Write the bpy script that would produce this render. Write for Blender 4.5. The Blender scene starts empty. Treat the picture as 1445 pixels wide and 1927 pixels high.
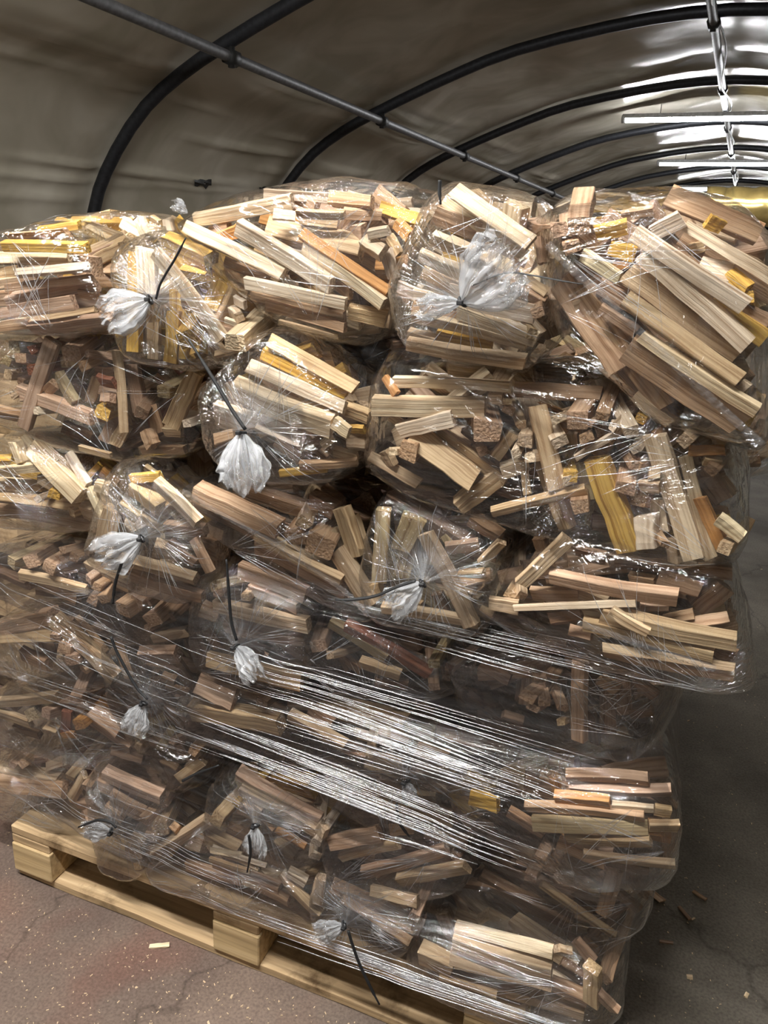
import bpy, bmesh, math, random
import numpy as np
from mathutils import Vector, Matrix, noise
from mathutils.bvhtree import BVHTree

random.seed(7)
SC = bpy.context.scene
COL = SC.collection
R_ = math.radians

# ------------------------------------------------------------------ camera
F_PX = 1440.0
IW, IH = 1445.0, 1927.0
CAM = Vector((1.272, -1.064, 1.435))
YAW, PITCH, ROLL = R_(-20.23), R_(18.42), R_(3.04)
TUN = R_(3.26)                     # heading of the tunnel relative to the pallet
fwd = Vector((math.sin(YAW) * math.cos(PITCH), math.cos(YAW) * math.cos(PITCH), -math.sin(PITCH)))
rt0 = Vector((math.cos(YAW), -math.sin(YAW), 0.0))
up0 = rt0.cross(fwd)
rt = rt0 * math.cos(ROLL) + up0 * math.sin(ROLL)
up = up0 * math.cos(ROLL) - rt0 * math.sin(ROLL)
cd = bpy.data.cameras.new('camera')
cam = bpy.data.objects.new('camera', cd)
COL.objects.link(cam)
cam.matrix_world = Matrix(((rt.x, up.x, -fwd.x, CAM.x), (rt.y, up.y, -fwd.y, CAM.y),
                           (rt.z, up.z, -fwd.z, CAM.z), (0, 0, 0, 1)))
cd.sensor_fit = 'VERTICAL'
cd.sensor_height = 36.0
cd.lens = 36.0 * F_PX / IH
cd.clip_start = 0.02
cd.clip_end = 120
SC.camera = cam

# ------------------------------------------------------------------ world, exposure
w = bpy.data.worlds.new('night')
SC.world = w
w.use_nodes = True
w.node_tree.nodes['Background'].inputs[0].default_value = (0.55, 0.6, 0.7, 1)
w.node_tree.nodes['Background'].inputs[1].default_value = 0.02
SC.view_settings.view_transform = 'Standard'
SC.view_settings.look = 'None'
SC.view_settings.gamma = 1.0
SC.view_settings.exposure = 0.08
SC.cycles.use_denoising = True
SC.cycles.max_bounces = 7
SC.cycles.diffuse_bounces = 3
SC.cycles.use_adaptive_sampling = True
SC.cycles.adaptive_threshold = 0.02
SC.cycles.glossy_bounces = 2
SC.cycles.transmission_bounces = 3
SC.cycles.transparent_max_bounces = 20
SC.cycles.sample_clamp_indirect = 6.0
SC.cycles.caustics_reflective = False
SC.cycles.caustics_refractive = False
TUBE_POWER = 150.0
# distance along the tunnel from the camera's position, strength factor
TUBES = [(0.0, 2.6), (-3.6, 0.3), (8.9, 1.0), (12.4, 0.7), (15.9, 0.5), (19.4, 0.4), (22.9, 0.4)]

TF = Vector((math.sin(TUN), math.cos(TUN), 0))
TR = Vector((math.cos(TUN), -math.sin(TUN), 0))


def tw(lat, D, z):
    """tunnel coordinates (sideways from the camera's position, along, height) to the world"""
    return Vector((CAM.x, CAM.y, 0)) + TR * lat + TF * D + Vector((0, 0, z))


def un(px, py, Y):
    """point on the plane y = Y seen at a photo position"""
    d = fwd + rt * ((px - IW / 2) / F_PX) - up * ((py - IH / 2) / F_PX)
    return CAM + d * ((Y - CAM.y) / d.y)


# ------------------------------------------------------------------ node helpers
def mat(name):
    m = bpy.data.materials.new(name)
    m.use_nodes = True
    nt = m.node_tree
    nt.nodes.clear()
    out = nt.nodes.new('ShaderNodeOutputMaterial')
    return m, nt, out


def N(nt, t, **k):
    n = nt.nodes.new(t)
    for a, v in k.items():
        if a.startswith('i_'):
            key = a[2:]
            n.inputs[int(key) if key.isdigit() else key.replace('_', ' ')].default_value = v
        else:
            setattr(n, a, v)
    return n


def L(nt, a, b):
    nt.links.new(a, b)


def ramp(nt, pts):
    n = nt.nodes.new('ShaderNodeValToRGB')
    cr = n.color_ramp
    while len(cr.elements) > 1:
        cr.elements.remove(cr.elements[-1])
    cr.elements[0].position = pts[0][0]
    cr.elements[0].color = pts[0][1]
    for p, c in pts[1:]:
        e = cr.elements.new(p)
        e.color = c
    return n


def g4(v, a=1):
    return (v, v, v, a)


def plain(name, col, rough=0.5, metal=0.0, bump=0.0, scale=40, var=0.25):
    m, nt, out = mat(name)
    b = N(nt, 'ShaderNodeBsdfPrincipled', i_Roughness=rough, i_Metallic=metal)
    tc = N(nt, 'ShaderNodeTexCoord')
    no = N(nt, 'ShaderNodeTexNoise', i_Scale=scale, i_Detail=4.0)
    L(nt, tc.outputs['Object'], no.inputs['Vector'])
    r = ramp(nt, [(0.3, (*[c * (1 - var) for c in col], 1)), (0.7, (*[min(1, c * (1 + var)) for c in col], 1))])
    L(nt, no.outputs[0], r.inputs[0])
    L(nt, r.outputs[0], b.inputs['Base Color'])
    if bump:
        bp = N(nt, 'ShaderNodeBump', i_Strength=bump, i_Distance=0.002)
        L(nt, no.outputs[0], bp.inputs['Height'])
        L(nt, bp.outputs[0], b.inputs['Normal'])
    L(nt, b.outputs[0], out.inputs[0])
    return m


# ------------------------------------------------------------------ materials
def wood_mats():
    """side grain follows the UV map (metres along, metres around), tone comes from the stick's own colour"""
    m, nt, out = mat('split_wood')
    b = N(nt, 'ShaderNodeBsdfPrincipled', i_Roughness=0.62)
    b.inputs['Specular IOR Level'].default_value = 0.25
    uv = N(nt, 'ShaderNodeUVMap')
    at = N(nt, 'ShaderNodeAttribute', attribute_name='tone')
    mp = N(nt, 'ShaderNodeMapping')
    mp.inputs['Scale'].default_value = (5, 190, 1)
    L(nt, uv.outputs[0], mp.inputs[0])
    n1 = N(nt, 'ShaderNodeTexNoise', i_Scale=1.0, i_Detail=3.0, i_Roughness=0.6)
    L(nt, mp.outputs[0], n1.inputs['Vector'])
    mp2 = N(nt, 'ShaderNodeMapping')
    mp2.inputs['Scale'].default_value = (1.6, 75, 1)
    L(nt, uv.outputs[0], mp2.inputs[0])
    n2 = N(nt, 'ShaderNodeTexNoise', i_Scale=1.0, i_Detail=5.0, i_Roughness=0.7, i_Distortion=0.35)
    L(nt, mp2.outputs[0], n2.inputs['Vector'])
    n3 = N(nt, 'ShaderNodeTexNoise', i_Scale=14.0, i_Detail=3.0)
    L(nt, uv.outputs[0], n3.inputs['Vector'])
    r1 = ramp(nt, [(0.36, (0.60, 0.50, 0.42, 1)), (0.52, (0.97, 0.95, 0.92, 1)), (0.75, (1.12, 1.12, 1.12, 1))])
    L(nt, n1.outputs[0], r1.inputs[0])
    r2 = ramp(nt, [(0.38, (0.66, 0.57, 0.48, 1)), (0.47, (1, 0.98, 0.95, 1)), (0.66, (1.08, 1.07, 1.05, 1))])
    L(nt, n2.outputs[0], r2.inputs[0])
    r3 = ramp(nt, [(0.3, (0.80, 0.74, 0.68, 1)), (0.6, (1.05, 1.05, 1.05, 1))])
    L(nt, n3.outputs[0], r3.inputs[0])
    c = at.outputs['Color']
    for r in (r1, r2, r3):
        mx = N(nt, 'ShaderNodeMixRGB', blend_type='MULTIPLY', i_Fac=0.85)
        L(nt, c, mx.inputs[1])
        L(nt, r.outputs[0], mx.inputs[2])
        c = mx.outputs[0]
    L(nt, c, b.inputs['Base Color'])
    ad = N(nt, 'ShaderNodeMath', operation='ADD')
    L(nt, n1.outputs[0], ad.inputs[0])
    L(nt, n2.outputs[0], ad.inputs[1])
    bp = N(nt, 'ShaderNodeBump', i_Strength=0.7, i_Distance=0.0022)
    L(nt, ad.outputs[0], bp.inputs['Height'])
    L(nt, bp.outputs[0], b.inputs['Normal'])
    L(nt, b.outputs[0], out.inputs[0])

    m2, nt, out = mat('sawn_end_grain')
    b = N(nt, 'ShaderNodeBsdfPrincipled', i_Roughness=0.85)
    b.inputs['Specular IOR Level'].default_value = 0.15
    uv = N(nt, 'ShaderNodeUVMap')
    at = N(nt, 'ShaderNodeAttribute', attribute_name='tone')
    wv = N(nt, 'ShaderNodeTexWave', wave_type='RINGS', i_Scale=38.0, i_Distortion=2.5, i_Detail=2.0)
    wv.inputs['Detail Scale'].default_value = 1.2
    L(nt, uv.outputs[0], wv.inputs['Vector'])
    n1 = N(nt, 'ShaderNodeTexNoise', i_Scale=220.0, i_Detail=3.0)
    L(nt, uv.outputs[0], n1.inputs['Vector'])
    r1 = ramp(nt, [(0.1, (0.93, 0.88, 0.83, 1)), (0.7, (1.0, 0.97, 0.95, 1))])
    L(nt, wv.outputs[0], r1.inputs[0])
    r2 = ramp(nt, [(0.35, (0.58, 0.5, 0.44, 1)), (0.6, (1.05, 1.03, 1, 1))])
    L(nt, n1.outputs[0], r2.inputs[0])
    c = at.outputs['Color']
    for r in (r1, r2):
        mx = N(nt, 'ShaderNodeMixRGB', blend_type='MULTIPLY', i_Fac=0.9)
        L(nt, c, mx.inputs[1])
        L(nt, r.outputs[0], mx.inputs[2])
        c = mx.outputs[0]
    L(nt, c, b.inputs['Base Color'])
    ad = N(nt, 'ShaderNodeMath', operation='ADD')
    L(nt, n1.outputs[0], ad.inputs[0])
    L(nt, n1.outputs[0], ad.inputs[1])
    bp = N(nt, 'ShaderNodeBump', i_Strength=0.9, i_Distance=0.002)
    L(nt, ad.outputs[0], bp.inputs['Height'])
    L(nt, bp.outputs[0], b.inputs['Normal'])
    L(nt, b.outputs[0], out.inputs[0])
    return m, m2


WOOD, WOOD_END = wood_mats()


def film_mat(name, haze=0.05, radial=26.0, amp=1.0, gloss=1.0, streak=None, dens=False, rough=0.1, tint=(0.97, 0.97, 0.97)):
    """clear thin plastic: mostly see-through, fresnel gloss over pulled creases"""
    m, nt, out = mat(name)
    tc = N(nt, 'ShaderNodeTexCoord')
    tr = N(nt, 'ShaderNodeBsdfTransparent')
    tr.inputs[0].default_value = (*tint, 1)
    gl = N(nt, 'ShaderNodeBsdfGlossy', i_Roughness=rough)
    gl.inputs[0].default_value = (1, 1, 1, 1)
    df = N(nt, 'ShaderNodeBsdfTranslucent')
    df.inputs[0].default_value = (0.86, 0.88, 0.92, 1)
    d2 = N(nt, 'ShaderNodeBsdfDiffuse')
    d2.inputs[0].default_value = (0.86, 0.88, 0.92, 1)
    dm = N(nt, 'ShaderNodeMixShader', i_Fac=0.65)
    L(nt, df.outputs[0], dm.inputs[1])
    L(nt, d2.outputs[0], dm.inputs[2])
    # creases
    if streak is None:
        nm = N(nt, 'ShaderNodeVectorMath', operation='NORMALIZE')
        L(nt, tc.outputs['Object'], nm.inputs[0])
        a = N(nt, 'ShaderNodeTexNoise', i_Scale=radial, i_Detail=2.0, i_Roughness=0.55)
        L(nt, nm.outputs[0], a.inputs['Vector'])
        c = N(nt, 'ShaderNodeTexNoise', i_Scale=(38.0 if dens else 5.5), i_Detail=2.0, i_Roughness=0.5, i_Distortion=1.6)
        L(nt, tc.outputs['Object'], c.inputs['Vector'])
        ln = N(nt, 'ShaderNodeVectorMath', operation='LENGTH')
        L(nt, tc.outputs['Object'], ln.inputs[0])
        fo = N(nt, 'ShaderNodeMapRange')
        fo.inputs[1].default_value = 0.02
        fo.inputs[2].default_value = 0.26
        fo.inputs[3].default_value = 1.0
        fo.inputs[4].default_value = 0.12
        L(nt, ln.outputs['Value'], fo.inputs[0])
        mu = N(nt, 'ShaderNodeMath', operation='MULTIPLY')
        L(nt, a.outputs[0], mu.inputs[0])
        L(nt, fo.outputs[0], mu.inputs[1])
        # sharp ridges out of the soft noise
        sb = N(nt, 'ShaderNodeMath', operation='SUBTRACT', i_1=0.5)
        L(nt, c.outputs[0], sb.inputs[0])
        ab = N(nt, 'ShaderNodeMath', operation='ABSOLUTE')
        L(nt, sb.outputs[0], ab.inputs[0])
        ms = N(nt, 'ShaderNodeMath', operation='MULTIPLY', i_1=2.2)
        L(nt, ab.outputs[0], ms.inputs[0])
        if dens:
            ms.inputs[1].default_value = 0.55
        h = N(nt, 'ShaderNodeMath', operation='ADD')
        L(nt, mu.outputs[0], h.inputs[0])
        L(nt, ms.outputs[0], h.inputs[1])
        bd = 0.011 * amp
    else:
        mp = N(nt, 'ShaderNodeMapping')
        mp.inputs['Scale'].default_value = streak
        L(nt, tc.outputs['Object'], mp.inputs[0])
        a = N(nt, 'ShaderNodeTexNoise', i_Scale=1.0, i_Detail=4.0, i_Roughness=0.6, i_Distortion=0.15)
        L(nt, mp.outputs[0], a.inputs['Vector'])
        h = a
        bd = 0.012 * amp
    bp = N(nt, 'ShaderNodeBump', i_Strength=1.0, i_Distance=bd)
    L(nt, h.outputs[0], bp.inputs['Height'])
    L(nt, bp.outputs[0], gl.inputs['Normal'])
    fr = N(nt, 'ShaderNodeFresnel', i_IOR=1.5)
    fm = N(nt, 'ShaderNodeMath', operation='MULTIPLY', i_1=1.35 * gloss, use_clamp=True)
    L(nt, fr.outputs[0], fm.inputs[0])
    fa = N(nt, 'ShaderNodeMath', operation='MINIMUM', i_1=0.5)
    L(nt, fm.outputs[0], fa.inputs[0])
    mx1 = N(nt, 'ShaderNodeMixShader')
    if dens:
        at = N(nt, 'ShaderNodeAttribute', attribute_name='plies')
        L(nt, at.outputs['Fac'], mx1.inputs[0])
    else:
        hz = N(nt, 'ShaderNodeMapRange')
        hz.inputs[1].default_value = 0.42
        hz.inputs[2].default_value = 0.68
        hz.inputs[3].default_value = haze * 0.4
        hz.inputs[4].default_value = haze * 2.2
        L(nt, a.outputs[0], hz.inputs[0])
        L(nt, hz.outputs[0], mx1.inputs[0])
    L(nt, tr.outputs[0], mx1.inputs[1])
    L(nt, dm.outputs[0], mx1.inputs[2])
    mx2 = N(nt, 'ShaderNodeMixShader')
    L(nt, fa.outputs[0], mx2.inputs[0])
    L(nt, mx1.outputs[0], mx2.inputs[1])
    L(nt, gl.outputs[0], mx2.inputs[2])
    L(nt, mx2.outputs[0], out.inputs[0])
    return m


FILM = film_mat('clear_bag_film', haze=0.007, gloss=1.4)
FILM_B = film_mat('clear_bag_film_wavy', haze=0.010, radial=17, amp=1.2, gloss=1.4)
NECK = film_mat('gathered_film', dens=True, radial=46, amp=1.0, gloss=1.2, rough=0.1)
WRAP = film_mat('stretch_film', haze=0.014, streak=(0.5, 0.5, 150), amp=0.3, gloss=0.3, rough=0.1, tint=(0.95, 0.945, 0.95))
STRAND = film_mat('whitened_film_strand', haze=0.3, streak=(30, 30, 30), amp=0.2, gloss=3.0, rough=0.18)  # folded film whitened so its colour carries the highlights
TIE = plain('black_nylon', (0.006, 0.006, 0.007), 0.65)


def pallet_mat(name, ca, cb, stain):
    m, nt, out = mat(name)
    b = N(nt, 'ShaderNodeBsdfPrincipled', i_Roughness=0.75)
    b.inputs['Specular IOR Level'].default_value = 0.2
    tc = N(nt, 'ShaderNodeTexCoord')
    oi = N(nt, 'ShaderNodeObjectInfo')
    av = N(nt, 'ShaderNodeVectorMath', operation='ADD')
    L(nt, tc.outputs['Object'], av.inputs[0])
    L(nt, oi.outputs['Random'], av.inputs[1])
    mp = N(nt, 'ShaderNodeMapping')
    mp.inputs['Scale'].default_value = (3, 70, 70)
    L(nt, av.outputs[0], mp.inputs[0])
    n1 = N(nt, 'ShaderNodeTexNoise', i_Scale=1.0, i_Detail=5.0, i_Distortion=0.4)
    L(nt, mp.outputs[0], n1.inputs['Vector'])
    r1 = ramp(nt, [(0.33, (*[c * 0.7 for c in ca], 1)), (0.5, (*ca, 1)), (0.7, (*cb, 1))])
    L(nt, n1.outputs[0], r1.inputs[0])
    n2 = N(nt, 'ShaderNodeTexNoise', i_Scale=9.0, i_Detail=6.0, i_Roughness=0.65)
    L(nt, av.outputs[0], n2.inputs['Vector'])
    r2 = ramp(nt, [(0.3, (stain, stain * 0.9, stain * 0.8, 1)), (0.48, (1, 1, 1, 1))])
    L(nt, n2.outputs[0], r2.inputs[0])
    mx = N(nt, 'ShaderNodeMixRGB', blend_type='MULTIPLY', i_Fac=1.0)
    L(nt, r1.outputs[0], mx.inputs[1])
    L(nt, r2.outputs[0], mx.inputs[2])
    L(nt, mx.outputs[0], b.inputs['Base Color'])
    bp = N(nt, 'ShaderNodeBump', i_Strength=0.6, i_Distance=0.002)
    L(nt, n1.outputs[0], bp.inputs['Height'])
    L(nt, bp.outputs[0], b.inputs['Normal'])
    L(nt, b.outputs[0], out.inputs[0])
    return m


PAL_TOP = pallet_mat('pallet_pine', (0.46, 0.32, 0.18), (0.62, 0.46, 0.28), 0.3)
PAL_BLK = pallet_mat('pallet_block_wood', (0.50, 0.36, 0.19), (0.60, 0.45, 0.26), 0.55)


def floor_mat():
    m, nt, out = mat('worn_concrete')
    b = N(nt, 'ShaderNodeBsdfPrincipled', i_Roughness=0.8)
    b.inputs['Specular IOR Level'].default_value = 0.25
    tc = N(nt, 'ShaderNodeTexCoord')
    v = tc.outputs['Object']
    n1 = N(nt, 'ShaderNodeTexNoise', i_Scale=2.2, i_Detail=7.0, i_Roughness=0.62)
    L(nt, v, n1.inputs['Vector'])
    r1 = ramp(nt, [(0.32, (0.085, 0.062, 0.052, 1)), (0.5, (0.135, 0.098, 0.08, 1)), (0.62, (0.17, 0.125, 0.10, 1)), (0.75, (0.21, 0.155, 0.125, 1))])
    L(nt, n1.outputs[0], r1.inputs[0])
    n2 = N(nt, 'ShaderNodeTexNoise', i_Scale=3.6, i_Detail=5.0)
    L(nt, v, n2.inputs['Vector'])
    r2 = ramp(nt, [(0.52, (0, 0, 0, 1)), (0.70, (0.5, 0.5, 0.5, 1))])
    L(nt, n2.outputs[0], r2.inputs[0])
    mx = N(nt, 'ShaderNodeMixRGB', blend_type='MIX')
    mx.inputs[2].default_value = (0.17, 0.08, 0.058, 1)
    L(nt, r2.outputs[0], mx.inputs[0])
    L(nt, r1.outputs[0], mx.inputs[1])
    # greyer slab on the right hand side of the pallet
    sx = N(nt, 'ShaderNodeSeparateXYZ')
    L(nt, v, sx.inputs[0])
    mr = N(nt, 'ShaderNodeMapRange')
    mr.inputs[1].default_value = 0.7
    mr.inputs[2].default_value = 1.5
    L(nt, sx.outputs[0], mr.inputs[0])
    mg = N(nt, 'ShaderNodeMixRGB', blend_type='MIX')
    L(nt, mr.outputs[0], mg.inputs[0])
    L(nt, mx.outputs[0], mg.inputs[1])
    rg = ramp(nt, [(0.35, (0.085, 0.072, 0.058, 1)), (0.6, (0.165, 0.145, 0.12, 1))])
    L(nt, n1.outputs[0], rg.inputs[0])
    L(nt, rg.outputs[0], mg.inputs[2])
    # fine grit
    n3 = N(nt, 'ShaderNodeTexNoise', i_Scale=160.0, i_Detail=3.0)
    L(nt, v, n3.inputs['Vector'])
    r3 = ramp(nt, [(0.3, g4(0.72)), (0.62, g4(1.12))])
    L(nt, n3.outputs[0], r3.inputs[0])
    m3 = N(nt, 'ShaderNodeMixRGB', blend_type='MULTIPLY', i_Fac=1.0)
    L(nt, mg.outputs[0], m3.inputs[1])
    L(nt, r3.outputs[0], m3.inputs[2])
    # sawdust specks trodden in
    vo = N(nt, 'ShaderNodeTexVoronoi', i_Scale=150.0)
    vo.inputs['Randomness'].default_value = 1.0
    L(nt, v, vo.inputs['Vector'])
    r4 = ramp(nt, [(0.05, g4(1)), (0.11, g4(0))])
    L(nt, vo.outputs['Distance'], r4.inputs[0])
    n5 = N(nt, 'ShaderNodeTexNoise', i_Scale=7.0, i_Detail=2.0)
    L(nt, v, n5.inputs['Vector'])
    r5 = ramp(nt, [(0.48, g4(0)), (0.66, g4(0.7))])
    L(nt, n5.outputs[0], r5.inputs[0])
    mm = N(nt, 'ShaderNodeMath', operation='MULTIPLY')
    L(nt, r4.outputs[0], mm.inputs[0])
    L(nt, r5.outputs[0], mm.inputs[1])
    m4 = N(nt, 'ShaderNodeMixRGB', blend_type='MIX')
    m4.inputs[2].default_value = (0.45, 0.34, 0.23, 1)
    L(nt, mm.outputs[0], m4.inputs[0])
    L(nt, m3.outputs[0], m4.inputs[1])
    # hairline cracks
    vc = N(nt, 'ShaderNodeTexVoronoi', i_Scale=1.1, feature='DISTANCE_TO_EDGE')
    nd = N(nt, 'ShaderNodeTexNoise', i_Scale=6.0, i_Detail=4.0)
    L(nt, v, nd.inputs['Vector'])
    vm = N(nt, 'ShaderNodeMixRGB', blend_type='MIX', i_Fac=0.18)
    L(nt, v, vm.inputs[1])
    L(nt, nd.outputs['Color'], vm.inputs[2])
    L(nt, vm.outputs[0], vc.inputs['Vector'])
    rc = ramp(nt, [(0.0, g4(0.45)), (0.006, g4(1))])
    L(nt, vc.outputs[0], rc.inputs[0])
    m5 = N(nt, 'ShaderNodeMixRGB', blend_type='MULTIPLY', i_Fac=0.7)
    L(nt, m4.outputs[0], m5.inputs[1])
    L(nt, rc.outputs[0], m5.inputs[2])
    L(nt, m5.outputs[0], b.inputs['Base Color'])
    ad = N(nt, 'ShaderNodeMath', operation='ADD')
    L(nt, n1.outputs[0], ad.inputs[0])
    L(nt, n3.outputs[0], ad.inputs[1])
    bp = N(nt, 'ShaderNodeBump', i_Strength=0.5, i_Distance=0.003)
    L(nt, ad.outputs[0], bp.inputs['Height'])
    L(nt, bp.outputs[0], b.inputs['Normal'])
    L(nt, b.outputs[0], out.inputs[0])
    return m


def liner_mat():
    m, nt, out = mat('polytunnel_liner')
    b = N(nt, 'ShaderNodeBsdfPrincipled', i_Roughness=0.3)
    b.inputs['Specular IOR Level'].default_value = 0.14
    tc = N(nt, 'ShaderNodeTexCoord')
    n1 = N(nt, 'ShaderNodeTexNoise', i_Scale=1.9, i_Detail=3.0, i_Distortion=0.8)
    L(nt, tc.outputs['Object'], n1.inputs['Vector'])
    r1 = ramp(nt, [(0.35, (0.44, 0.405, 0.32, 1)), (0.55, (0.56, 0.52, 0.43, 1)), (0.68, (0.66, 0.62, 0.53, 1))])  # brightness mottle in the colour stands in for patches of sheen
    L(nt, n1.outputs[0], r1.inputs[0])
    L(nt, r1.outputs[0], b.inputs['Base Color'])
    n2 = N(nt, 'ShaderNodeTexNoise', i_Scale=1.6, i_Detail=2.0, i_Distortion=0.3)
    L(nt, tc.outputs['Object'], n2.inputs['Vector'])
    rr = N(nt, 'ShaderNodeMapRange')
    rr.inputs[3].default_value = 0.14
    rr.inputs[4].default_value = 0.30
    L(nt, n1.outputs[0], rr.inputs[0])
    L(nt, rr.outputs[0], b.inputs['Roughness'])
    bp = N(nt, 'ShaderNodeBump', i_Strength=0.6, i_Distance=0.03)
    L(nt, n2.outputs[0], bp.inputs['Height'])
    L(nt, bp.outputs[0], b.inputs['Normal'])
    L(nt, b.outputs[0], out.inputs[0])
    return m


HOOP = plain('dark_steel_tube', (0.035, 0.037, 0.043), 0.5, 0.5, 0.2)
GALV = plain('galvanised_tube', (0.17, 0.17, 0.18), 0.5, 0.4, 0.2)
CLAMP = plain('clamp_iron', (0.03, 0.03, 0.03), 0.5, 0.4)
CAPM = plain('cap_grey', (0.5, 0.5, 0.5), 0.5)
GOLD = plain('brassy_foil', (0.62, 0.46, 0.17), 0.22, 0.85, 0.3, 5)


def emis(name, col, s):
    m, nt, out = mat(name)
    e = N(nt, 'ShaderNodeEmission', i_Strength=s)
    e.inputs[0].default_value = (*col, 1)
    L(nt, e.outputs[0], out.inputs[0])
    return m


# ------------------------------------------------------------------ mesh helpers
def link(name, me, m=None, parent=None, loc=None):
    o = bpy.data.objects.new(name, me)
    COL.objects.link(o)
    if m is not None and me is not None:
        for k in (m if isinstance(m, (list, tuple)) else [m]):
            me.materials.append(k)
    if parent is not None:
        o.parent = parent
    if loc is not None:
        o.location = loc
    return o


def thing(name, label, cat, group=None, loc=(0, 0, 0)):
    o = link(name, None, loc=loc)
    return tag(o, label, cat, group)


def tag(o, label, cat, group=None):
    o['label'] = label
    o['category'] = cat
    if group:
        o['group'] = group
    return o


class MB:
    def __init__(s):
        s.v, s.f, s.mi = [], [], []

    def add(s, vs, fs, mi=0):
        k = len(s.v)
        s.v += [tuple(p) for p in vs]
        s.f += [tuple(i + k for i in q) for q in fs]
        s.mi += [mi] * len(fs)

    def box(s, a, b, mi=0):
        x0, y0, z0 = a
        x1, y1, z1 = b
        s.add([(x0, y0, z0), (x1, y0, z0), (x1, y1, z0), (x0, y1, z0), (x0, y0, z1), (x1, y0, z1), (x1, y1, z1), (x0, y1, z1)],
              [(0, 3, 2, 1), (4, 5, 6, 7), (0, 1, 5, 4), (1, 2, 6, 5), (2, 3, 7, 6), (3, 0, 4, 7)], mi)

    def tube(s, pts, r, n=8, cap=True, flat=1.0):
        pts = [Vector(p) for p in pts]
        vs, fs = [], []
        u = None
        for i, p in enumerate(pts):
            t = (pts[min(i + 1, len(pts) - 1)] - pts[max(i - 1, 0)])
            t = t.normalized() if t.length > 1e-9 else Vector((0, 0, 1))
            if u is None:
                u = t.orthogonal().normalized()
            u = (u - t * u.dot(t))
            u = u.normalized() if u.length > 1e-6 else t.orthogonal().normalized()
            v = t.cross(u)
            rr = r[i] if isinstance(r, (list, tuple)) else r
            for k in range(n):
                a = 2 * math.pi * k / n
                vs.append(p + u * (math.cos(a) * rr) + v * (math.sin(a) * rr * flat))
        for i in range(len(pts) - 1):
            for k in range(n):
                a, b = i * n + k, i * n + (k + 1) % n
                fs.append((a, b, b + n, a + n))
        if cap:
            fs.append(tuple(range(n - 1, -1, -1)))
            e = (len(pts) - 1) * n
            fs.append(tuple(range(e, e + n)))
        s.add(vs, fs)

    def mesh(s, name, smooth=False):
        me = bpy.data.meshes.new(name)
        me.from_pydata(s.v, [], s.f)
        for p, m in zip(me.polygons, s.mi):
            p.material_index = m
            p.use_smooth = smooth
        return me


def bevel(me, wd=0.002, seg=1):
    bm = bmesh.new()
    bm.from_mesh(me)
    bmesh.ops.bevel(bm, geom=bm.edges[:], offset=wd, segments=seg, affect='EDGES', clamp_overlap=True)
    bm.to_mesh(me)
    bm.free()
    return me


def spline(pts, n=8):
    pts = [Vector(p) for p in pts]
    P = [pts[0] * 2 - pts[1]] + pts + [pts[-1] * 2 - pts[-2]]
    out = []
    for i in range(1, len(P) - 2):
        for k in range(n):
            t = k / n
            a, b, c, d = P[i - 1], P[i], P[i + 1], P[i + 2]
            out.append(0.5 * ((2 * b) + (c - a) * t + (2 * a - 5 * b + 4 * c - d) * t * t + (3 * b - a - 3 * c + d) * t ** 3))
    out.append(pts[-1])
    return out


# ------------------------------------------------------------------ the polytunnel
HALF = [(-4.12, -1.45), (-4.08, -0.9), (-4.0, -0.35), (-3.87, 0.17), (-3.72, 0.45), (-3.45, 0.74), (-3.15, 0.93), (-2.79, 1.09), (-2.26, 1.29),
        (-1.77, 1.44), (-1.05, 1.56), (-0.48, 1.60)]
RID = -0.48
prof = [Vector((a, b + CAM.z, 0)) for a, b in HALF]
prof += [Vector((2 * RID - a, b + CAM.z, 0)) for a, b in reversed(HALF[:-1])]
PROF = spline(prof, 5)


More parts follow.
